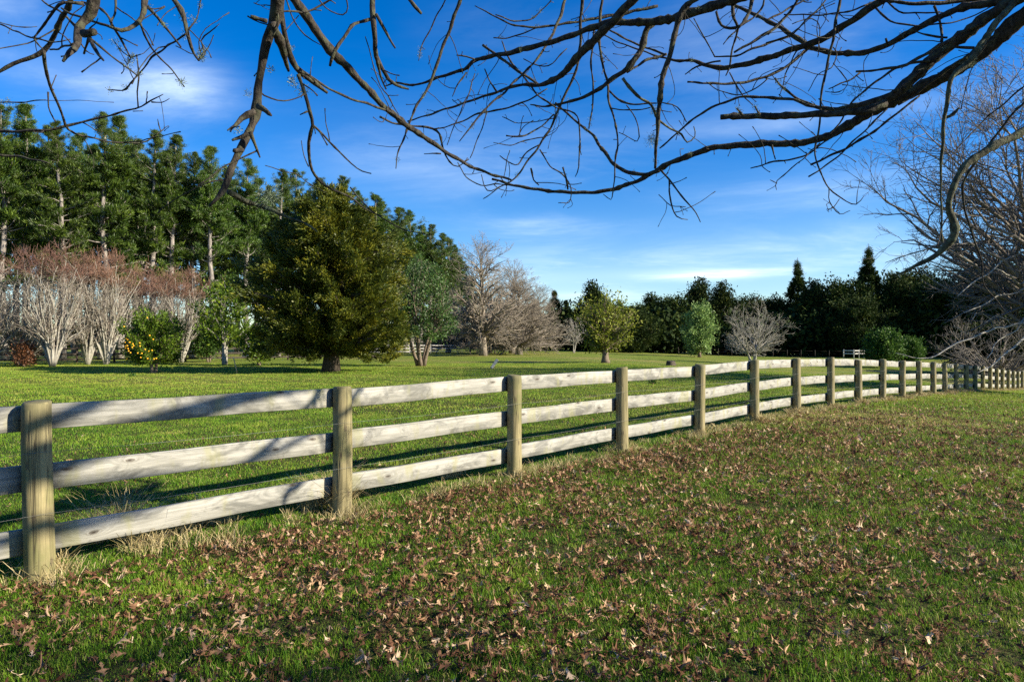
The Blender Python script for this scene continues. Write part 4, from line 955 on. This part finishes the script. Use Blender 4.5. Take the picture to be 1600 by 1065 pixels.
RIGHT = '''
E 5.0 7.0|1330 20 95|1217 75 88|1130 150 80|1000 260 72|860 350 66|700 430 62|560 495 56|440 560 48|300 640 40|150 680 34|0 682 33|-130 690 32|-272 705 30|-372 740 28|-480 782 26|-590 845 23|-690 885 20|-790 910 18|-912 915 17|-1060 905 16|-1210 880 14|-1310 850 11
E 4.8 6.2|1330 -80 80|1200 -10 66|1060 70 58|940 160 56|820 250 58|740 320 56|660 400 52|560 470 44|430 500 32|330 518 22|230 510 17|120 475 15|0 465 14|-110 460 13|-230 495 12|-340 555 10|-440 640 9|-515 705 7
E 5.4 5.6|560 490 40|480 520 40|380 535 36|200 545 34|0 553 33|-100 552 31|-228 556 27
E 5.4 5.4|-120 548 12|-148 515 8
E 5.4 5.4|-40 545 12|-62 508 8
E 5.8 5.8|330 530 22|270 520 20|150 475 14|80 425 12|32 370 7
E 5.0 6.2|1340 -30 40|1080 10 40|960 30 36|860 60 34|720 130 32|600 195 30|500 240 28|380 255 26|230 235 24|120 170 22|0 100 19|-130 40 16|-210 0 14
E 5.5 6.5|640 -60 44|560 -10 40|500 30 38|380 110 36|250 190 34|100 240 30|0 275 30|-130 310 26|-250 322 22|-350 290 16|-440 288 12|-530 265 9|-700 205 7|-830 145 5
D 5.2 6.8|900 -60 60|740 0 52|620 40 46|500 75 43|400 100 40|280 108 36|180 105 33|68 135 30|-52 180 28|-192 220 26|-312 250 23|-472 285 20|-532 330 17|-662 370 14|-762 405 11|-852 395 9|-912 410 6
C 5.6 6.6|1240 -60 48|1190 -10 46|1110 80 45|1010 180 42|930 260 38|860 340 33|800 385 28|740 403 20|640 405 16|560 430 14|440 470 12|320 510 10|200 550 8|110 577 6
D 5.8 6.4|370 110 34|340 135 32|310 230 30|260 310 28|180 370 24|100 430 20|0 475 16|-62 490 13|-132 505 10|-215 500 6
D 5.0 5.6|615 -40 30|500 60 30|470 170 27|440 280 26|405 400 25|395 520 22|385 640 18|375 800 12
C 6.0 6.2|372 -30 19|320 120 18|270 250 16|230 370 15|190 450 14|140 530 12|110 620 10|70 715 7|55 803 4
C 5.6 5.8|305 -30 7|240 100 7|180 220 6|163 292 4
C 6.4 6.0|870 -30 17|830 100 15|780 200 13|720 290 12|640 370 11|560 450 11|480 520 10|400 620 8|358 672 4
C 6.3 6.3|470 215 14|560 280 13|640 340 13|740 402 12
C 6.3 6.2|560 195 6|600 290 10|660 360 9|740 460 9|820 510 9|918 553 8|930 680 9|925 790 7|908 842 4
C 6.5 6.4|432 28 5|520 75 8|620 120 9|720 130 11|850 115 12|1000 90 14|1110 70 16|1300 30 16
C 6.5 6.5|520 180 5|600 180 7|680 150 7|730 133 6
C 6.4 6.4|530 70 6|620 100 7|700 90 7|760 40 6|810 -20 6
C 6.1 6.4|945 -30 18|935 100 16|930 250 14|900 370 13|850 470 12|800 590 11|740 690 10|680 770 9|620 850 8|550 890 6|473 945 4
C 5.9 6.2|1042 -30 15|1025 120 14|1030 260 12|1060 380 12|1070 480 11|1110 640 9|1100 770 8|1090 900 6|1080 948 4|1040 925 4
C 6.1 6.1|1000 130 11|985 300 10|995 450 9|975 612 7
C 6.5 6.0|815 490 10|940 600 11|990 640 14|1060 740 17|1120 800 19|1217 830 20|1310 812 18
C 6.3 6.3|238 615 5|340 590 7|450 540 9|560 520 9|700 470 8|775 420 6
C 6.0 6.3|-20 555 10|60 590 10|160 600 10|250 620 12|280 700 9|310 770 7|350 790 6|405 758 5
C 6.3 6.3|345 263 7|390 270 8|430 280 8
C 6.3 6.3|392 345 9|360 390 8|323 457 4
C 6.3 6.3|478 328 6|500 380 8|537 440 9
C 6.2 6.1|432 350 5|400 450 6|350 560 5|298 692 4
C 6.1 6.1|492 528 6|450 650 5|408 752 5
C 6.2 6.2|580 645 9|640 650 9|720 620 8|810 545 7
C 6.2 6.2|562 555 4|640 585 5|740 575 5|820 560 6
C 6.2 6.2|520 678 4|600 690 5|700 660 6|765 655 6
C 6.2 6.2|740 710 7|790 790 7|850 830 7|890 900 6|880 960 5|828 965 4
C 6.2 6.2|850 795 10|865 845 9|872 900 10
C 6.2 6.2|698 800 9|712 855 8|738 882 6
C 6.2 6.3|350 772 5|390 840 6|460 880 6|540 875 6|600 880 4
C 6.2 6.2|463 830 5|490 905 5|552 888 6
C 6.3 6.3|550 740 5|590 770 6|640 780 7|680 720 7|742 690 8
C 6.3 6.2|598 715 4|580 780 5|570 842 4
C 6.4 6.4|663 280 5|740 315 6|800 300 6|870 230 6
C 6.3 6.3|190 732 4|270 730 7
D 5.9 5.9|745 -30 18|745 80 16|772 130 16|690 122 14|668 55 12
D 5.9 5.9|840 -30 20|820 70 17|772 130 14
D 5.9 6.1|772 130 11|745 230 10|725 330 10|713 362 5
D 5.9 5.9|790 120 10|880 50 10|893 -20 9
D 6.1 6.1|700 212 5|740 165 8|772 135 8
D 5.9 5.7|752 250 12|870 180 13|980 100 12|1070 -20 12
D 6.3 6.2|530 390 8|620 395 11|740 398 13|850 380 13|950 345 14|1050 280 14|1120 210 14
D 6.2 6.2|160 145 9|300 215 10|425 258 12
D 6.2 6.1|430 258 13|330 290 14|245 345 10
D 6.0 6.0|155 430 10|220 485 10|300 495 9|385 490 7
D 6.0 6.0|240 500 6|280 560 6|300 620 6|290 670 5|205 630 4
D 6.0 6.0|168 515 6|250 525 7|355 512 6
D 5.8 5.8|410 488 6|480 510 6|527 582 6
D 5.6 5.4|405 810 12|440 850 10|500 930 8|555 990 7|593 1057 4
D 5.6 5.5|443 855 9|450 960 8|480 1030 6|530 1042 4
D 5.5 5.5|393 925 4|450 975 5|522 985 4
D 5.9 5.7|830 800 5|940 770 9|1080 745 9|1160 690 8|1300 600 7
D 5.8 5.8|930 690 10|950 760 6
D 5.7 5.7|1160 680 6|1050 780 6|955 860 5|955 903 3
D 5.9 5.9|922 855 3|955 872 4
D 6.1 5.9|518 355 6|590 310 9|690 290 9
D 6.1 6.1|560 88 5|610 180 7|662 272 7
D 6.1 5.9|660 270 8|760 265 10|860 225 11|1010 175 11
D 6.0 6.0|620 390 5|680 430 5|760 450 6|840 430 6|910 375 6
D 5.9 5.9|730 345 7|790 450 7|842 502 4
E 5.4 5.3|203 783 10|350 715 12|480 640 12|600 550 11|720 455 10
E 5.4 5.3|193 840 8|300 770 8|440 640 9|570 515 8
E 5.6 5.3|350 -40 15|320 120 14|300 230 13|270 360 12|250 480 11|248 580 10|225 700 9|240 800 9|290 890 8|350 945 7|420 970 5|458 930 3
E 5.3 5.3|437 853 3|420 965 4
E 5.3 5.3|290 890 6|295 960 5|340 1015 5|392 1003 3
E 5.3 5.3|340 945 4|310 985 4|280 995 3|292 1010 3
E 5.0 5.2|1010 110 20|900 170 20|850 200 20|740 262 16|640 315 15|520 332 12|418 342 10
E 5.2 5.2|438 345 10|380 385 9|288 420 6
E 5.1 5.4|980 228 16|860 228 15|780 285 14|640 310 12|540 370 11|460 430 10|380 510 8|340 590 7|280 650 6
E 5.1 5.3|1080 180 14|960 260 14|840 340 12|700 450 10|620 500 8
E 5.2 5.3|1150 0 30|1000 130 28|860 240 24|720 340 22|600 440 20
E 5.2 5.6|1300 -30 30|980 -5 26|860 10 22|700 18 18|560 2 14|470 -20 12
E 5.5 5.3|570 10 9|620 55 9|700 62 8|815 58 8
E 5.5 5.1|515 40 12|580 100 10|680 120 8|820 115 8|940 90 7|1070 30 6
E 5.3 5.2|790 28 14|820 110 14|825 195 13
E 5.3 5.2|700 148 7|760 168 10|850 180 12
E 5.6 5.6|-10 100 10|120 30 10|200 -20 10
E 5.6 5.6|0 165 10|90 80 10|150 -20 9
E 5.8 5.7|-10 205 9|100 170 9|180 100 8|260 20 8|290 -20 8
E 5.6 5.6|75 70 7|260 70 8|400 50 9|520 0 9
E 5.5 5.5|560 182 10|572 215 12
E 5.7 5.6|115 115 4|180 90 5|235 105 5|245 180 5|235 275 4
E 5.6 5.6|310 300 5|350 350 5|378 400 5|340 440 4|270 432 4
E 5.7 5.7|310 225 6|330 260 6|300 320 6|235 360 5|190 435 4
E 5.8 5.8|-10 370 8|100 310 9|170 240 8
E 5.9 5.9|55 460 4|80 370 6|120 270 7|180 200 7
G 5.0 5.2|640 150 8|581 215 8|520 280 8|470 350 8|410 430 8|395 490 8|420 600 7|450 680 6|460 760 5|520 840 4
G 5.3 5.3|640 100 5|581 165 5|480 250 5|400 330 4|340 400 3
G 5.1 5.0|365 480 5|372 520 5|330 600 4|318 650 4
'''
def parse(txt):
    out = []
    for ln in txt.strip().splitlines():
        head, *pts = ln.split('|'); rg, d0, d1 = head.split(); ox, oy, s = REG[rg]; d0, d1 = float(d0), float(d1)
        a = np.array([[float(v) for v in p.split()] for p in pts]); X = ox+a[:, 0]/s; Y = oy+a[:, 1]/s; W = a[:, 2]/s
        out.append((X, Y, W, d0, d1))
    return out
def catmull(P, step):
    """P (n,m) -> smooth resampling"""
    n = len(P)
    if n < 2: return P
    Q = np.vstack([2*P[0]-P[1], P, 2*P[-1]-P[-2]]); out = []
    for i in range(n-1):
        p0, p1, p2, p3 = Q[i], Q[i+1], Q[i+2], Q[i+3]; L = np.linalg.norm((p2-p1)[:3]); k = max(2, int(L/step))
        t = np.linspace(0, 1, k, endpoint=False)[:, None]
        out.append(.5*((2*p1)+(-p0+p2)*t+(2*p0-5*p1+4*p2-p3)*t*t+(-p0+3*p1-3*p2+p3)*t**3))
    return np.vstack(out+[P[-1:]])
def to_poly(X, Y, W, d0, d1, rng):
    n = len(X); cum = np.concatenate([[0], np.cumsum(np.hypot(np.diff(X), np.diff(Y)))]); t = cum/cum[-1]
    ph = rng.random()*6.28; D = d0+(d1-d0)*t+.10*np.sin(t*4+ph)*min(1, cum[-1]/150)
    P = np.stack([(X-CX)/F*D, D, CAMZ+(CY-Y)/F*D, W*.5*D/F], -1)
    Q = catmull(P, .035); Q[:, 3] = np.clip(Q[:, 3], .0022, None)
    m = len(Q)
    # knobbly bark
    s = np.concatenate([[0], np.cumsum(np.linalg.norm(np.diff(Q[:, :3], axis=0), axis=1))])
    Q[:, 3] *= .93*(1+.07*np.sin(s*31+ph)+.07*np.sin(s*73+ph*2)+rng.normal(0, .055, m)+.10*np.clip(np.sin(s*11+ph*3), .85, 1)*0)
    kn = rng.integers(0, m, max(1, m//9)); Q[kn, 3] *= rng.uniform(1.1, 1.38, len(kn))
    amp = .0035*np.minimum(1, s/.1)[:, None]; Q[:, :3] += amp*np.stack([np.sin(s*23+ph), np.sin(s*17+2*ph), np.cos(s*29+ph)], -1)
    return Q
def twiglets(Q, rng, per_m=2.2, out=None):
    s = np.concatenate([[0], np.cumsum(np.linalg.norm(np.diff(Q[:, :3], axis=0), axis=1))]); L = s[-1]
    for _ in range(rng.poisson(L*per_m)):
        i = rng.integers(1, len(Q)-1); T = nrm(Q[i+1 if i+1 < len(Q) else i, :3]-Q[i-1, :3]); r = Q[i, 3]
        if r > .030 and rng.random() < .5: continue
        d = nrm(np.cross(T, rng.normal(0, 1, 3)))*.9+T*rng.uniform(.1, 1.0); d = nrm(d); ln = rng.uniform(.02, .11) if rng.random() < .62 else rng.uniform(.12, .50)
        n = 5 if ln < .11 else 9; P = np.zeros((n, 4)); P[0, :3] = Q[i, :3]; bend = rng.normal(0, .22, 3)
        for k in range(1, n): d = nrm(d+bend*.5+rng.normal(0, .10, 3)); P[k, :3] = P[k-1, :3]+d*ln/(n-1)
        r0 = min(r*.7, rng.uniform(.0028, .0048)); P[:, 3] = np.linspace(r0, r0*.6, n); P[-1, 3] = r0*1.1   # small buds at the tips
        out.append(P)
def poly_mesh(name, Qs, k=8):
    Vs, Fs, base = [], [], 0
    for Q in Qs:
        kk = k if Q[:, 3].max() > .012 else 5
        V, F_ = tubes([(Q[None, :, :3], Q[None, :, 3], kk)], kk, ref=(0.05, 1, .03))
        Vs.append(V); Fs += [f+base for f in F_]; base += len(V)
    q = {}
    for f in Fs: q.setdefault(f.shape[1], []).append(f)
    return mesh(name, np.concatenate(Vs), [np.concatenate(v) for v in q.values()], None, True)
def build_overhang():
    rng = np.random.default_rng(101)
    rootL = empty('oak_tree', (.9, -2.2, 0), 'bare oak whose dark limbs hang down into the top left of the view', 'bare tree')
    rootR = empty('oak_tree', (8.6, -1.2, float(gz(8.6, -1.2))), 'bare oak whose long boughs sweep in from the top right across the sky', 'bare tree')
    offL = np.array(rootL.location); offR = np.array(rootR.location)
    def trunk(root, hgt, r, lean):
        z = np.linspace(-.1, hgt, 12); t = z/hgt; P = np.stack([lean[0]*t**2, lean[1]*t**2, z], -1); Rr = r*np.interp(t, [-1, 0, .15, .5, 1], [1.6, 1.45, 1.05, .9, .7])
        link('trunk', tube_mesh('oak_trunk', [(P[None], Rr[None])], 18, (1, 0, 0)), 'oak_bark', root)
        return P[-1], P[-4]
    forkR, lowR = trunk(rootR, 7.0, .38, (-.3, .3)); forkL, lowL = trunk(rootL, 3.6, .34, (.1, .3))
    for txt, root, off, fork, mat in ((LEFT, rootL, offL, forkL, 'oak_bark'), (RIGHT, rootR, offR, forkR, 'oak_bark'), (MOSSY, None, None, None, 'mossy_bark')):
        small, tw = [], []
        nb = 0
        for (X, Y, W, d0, d1) in parse(txt):
            if root is None:
                rt, of, fk = (rootL, offL, forkL) if X[0] < 700 else (rootR, offR, forkR)
            else: rt, of, fk = root, off, fork
            Q = to_poly(X, Y, W, d0, d1, rng); Q[:, :3] -= of
            # limbs that leave the frame run on to the fork of their tree
            outside = (X[0] > 1590) or (Y[0] < -15 and W[0] > 8.5)
            if outside:
                p = Q[0, :3]; T = nrm(Q[0, :3]-Q[min(12, len(Q)-1), :3]); fkp = fk+np.array([0, 0, rng.uniform(-.5, .5)]); D_ = np.linalg.norm(fkp-p)
                t = np.linspace(0, 1, 22)[:, None]; c1 = p+T*D_*.35; c2 = fkp+(np.array([-.5, .6, -.25])*min(D_*.3, 1.6) if rt is rootR else np.array([0, 0, .9])*min(D_*.3, 1.6))
                bz = (1-t)**3*p+3*(1-t)**2*t*c1+3*(1-t)*t*t*c2+t**3*fkp
                r = np.linspace(Q[0, 3], min(.11, Q[0, 3]*1.2+.006), 22)
                Q = np.vstack([np.column_stack([bz, r])[::-1][:-1], Q])
            if W.max() > 6.5:
                link('bough' , poly_mesh('oak_bough', [Q], 12), mat, rt)
            elif root is None: link('branch', poly_mesh('oak_branch', [Q], 8), mat, rt)
            else: small.append(Q)
            src = Q if not outside else Q[22:]
            twiglets(src, rng, 4.6 if root is rootR else 2.6, tw if root is not None else twM)
        if root is None: continue
        tag(link('twigs', poly_mesh('oak_twigs', small+tw, 6), mat, root), kind='stuff')
    # extra oak crown limbs out of view, added to throw dappled shade
    for root, fk, seed, n, tilt in ((rootR, forkR, 7, 4, (.0, .25, 1.1)), (rootL, forkL, 8, 3, (.0, -.5, 1.2))):
        r2 = np.random.default_rng(seed); M = n
        D = nrm(r2.normal(0, .75, (M, 3))*np.array([1, 1, .3])+np.array(tilt)); S = np.tile(fk-np.array([0, 0, .15]), (M, 1))
        if root is rootR:   # unseen low limbs on the sunny side, shaped so their twigs dapple the foreground
            M = 8; S = np.array([[-.05, .02, h] for h in r2.uniform(2.4, 5.2, M)]); D = nrm(np.array([-.55, .95, .12])+r2.normal(0, .22, (M, 3)))
            P, Rr = walk(r2, S, D, r2.uniform(2.6, 3.9, M), 9, .08, .04, np.full(M, .05), np.full(M, .012))
        else: P, Rr = walk(r2, S, D, r2.uniform(4.5, 7.5, M), 9, .10, .02, np.full(M, .10), np.full(M, .02))
        lv = [dict(c=9, t0=.25, t1=1, ang=48, angs=12, lr=.5, n=6, wander=.14, trop=.03, rr=.6, k=6), dict(c=8, t0=.2, t1=1, ang=44, angs=12, lr=.5, n=5, wander=.15, trop=.0, rr=.6, rmin=.006, k=4), dict(c=5, t0=.2, t1=1, ang=42, angs=12, lr=.5, n=4, wander=.15, trop=.0, rr=.6, rmin=.005, k=3)]
        g, Pe, Re = grow(r2, (P, Rr), lv)
        link('crown', tube_mesh('oak_shade_crown', g, 8), 'oak_bark', root)
    # lichen tufts on the limbs
    r3 = np.random.default_rng(12)
    spots = [(300+380/3.1325, 965/3.1325, 2.95, .055, 160), (300+495/3.1325, 400/3.1325, 3.2, .03, 40), (300+545/3.1325, 440/3.1325, 3.25, .03, 50), (300+385/3.1325, 340/3.1325, 2.85, .018, 22), (300+275/3.1325, 457/3.1325, 2.85, .018, 18), (300+225/3.1325, 635/3.1325, 2.8, .022, 22),
             (900+362/3.0425, 665/3.0425, 5.6, .06, 90), (900+370/3.0425, 520/3.0425, 5.6, .04, 50), (1200+425/3.0425, 435/3.0425, 5.3, .07, 60), (1200+815/3.0425, 640/3.0425, 5.1, .05, 60), (1200+820/3.0425, 770/3.0425, 5.1, .05, 50), (1200+960/3.0425, 300/3.0425, 5.0, .05, 60), (300+490/3.1325, 236/3.1325, 3.2, .015, 16)]
    for X, Y, W, d0, d1 in parse(RIGHT)[:24]+parse(LEFT)[22:34]:
        for _ in range(2):
            i = r3.integers(0, len(X)-1); u = r3.random(); X_ = X[i]*(1-u)+X[i+1]*u; Y_ = Y[i]*(1-u)+Y[i+1]*u
            if 0 < X_ < 1600 and Y_ > 0: spots.append((X_, Y_-W[i]*.3, d0+(d1-d0)*(i+u)/(len(X)-1), r3.uniform(.02, .035), 22))
    for X, Y, d, s, n in spots:
        c = px(X, Y, d); rt = rootL if X < 700 else rootR; of = offL if X < 700 else offR
        C = r3.normal(0, s*.35, (n*3, 3)); V, Fq = leaves(r3, C, C/s*1.5, s*.42, .0032, .6)
        link('lichen', mesh('lichen_tuft', V, [Fq], r3.random(n*3).repeat(4)), 'lichen', rt, c-of)
twM = []
build_overhang()
def build_low_arcs():
    """pale drooping branches of the huge tree at the right edge, reaching over the far end of the fence"""
    root = [o for o in scene.objects if str(o.get('label', '')).startswith('huge bare tree')][0]
    M = np.array((Matrix.Translation(root.location) @ root.rotation_euler.to_matrix().to_4x4() @ Matrix.Diagonal((*root.scale, 1))).inverted()); rng = np.random.default_rng(5)
    txt = """G 39 33|784 700 24|700 810 13|640 850 11|581 880 9|500 895 8|440 920 7|380 940 6|320 975 5|270 985 3|195 970 2
G 39 34|784 760 20|690 850 12|640 885 10|581 925 9|530 970 7|480 1010 5|440 1030 3
G 39 34|784 600 24|690 640 12|581 760 8|540 740 6|500 715 4
G 39 35|784 640 24|700 700 12|620 745 9|560 790 7|500 800 6|450 830 4|400 850 3
G 39 35|784 560 24|700 620 12|640 660 10|581 670 8|520 690 6|470 735 6|420 760 5|380 800 3
G 39 35|784 700 20|680 800 9|600 850 7|560 900 5|510 930 4|470 990 3
G 38 35|500 895 5|470 860 4|440 850 3|420 870 2
G 38 35|440 920 4|400 910 3|370 890 2
G 38 35|560 900 5|540 880 4|500 860 3|460 880 2"""
    for X, Y, W, d0, d1 in parse(txt):
        d0, d1 = d0*.76, d1*.78
        D = np.linspace(d0, d1, len(X)); P = np.stack([(X-CX)/F*D, D, CAMZ+(CY-Y)/F*D, W*.5*D/F*.8], -1); Q = catmull(P, .35)
        Q[:, :3] += rng.normal(0, .025, (len(Q), 3)); Q[:, :3] = Q[:, :3] @ M[:3, :3].T+M[:3, 3]
        Q[:, 3] /= root.scale[0]
        o = link('branch', poly_mesh('pale_branch', [Q], 7), 'pale_bark', root)
build_low_arcs()
print('tris approx', sum(len(o.data.polygons) for o in scene.objects if o.type == 'MESH'))
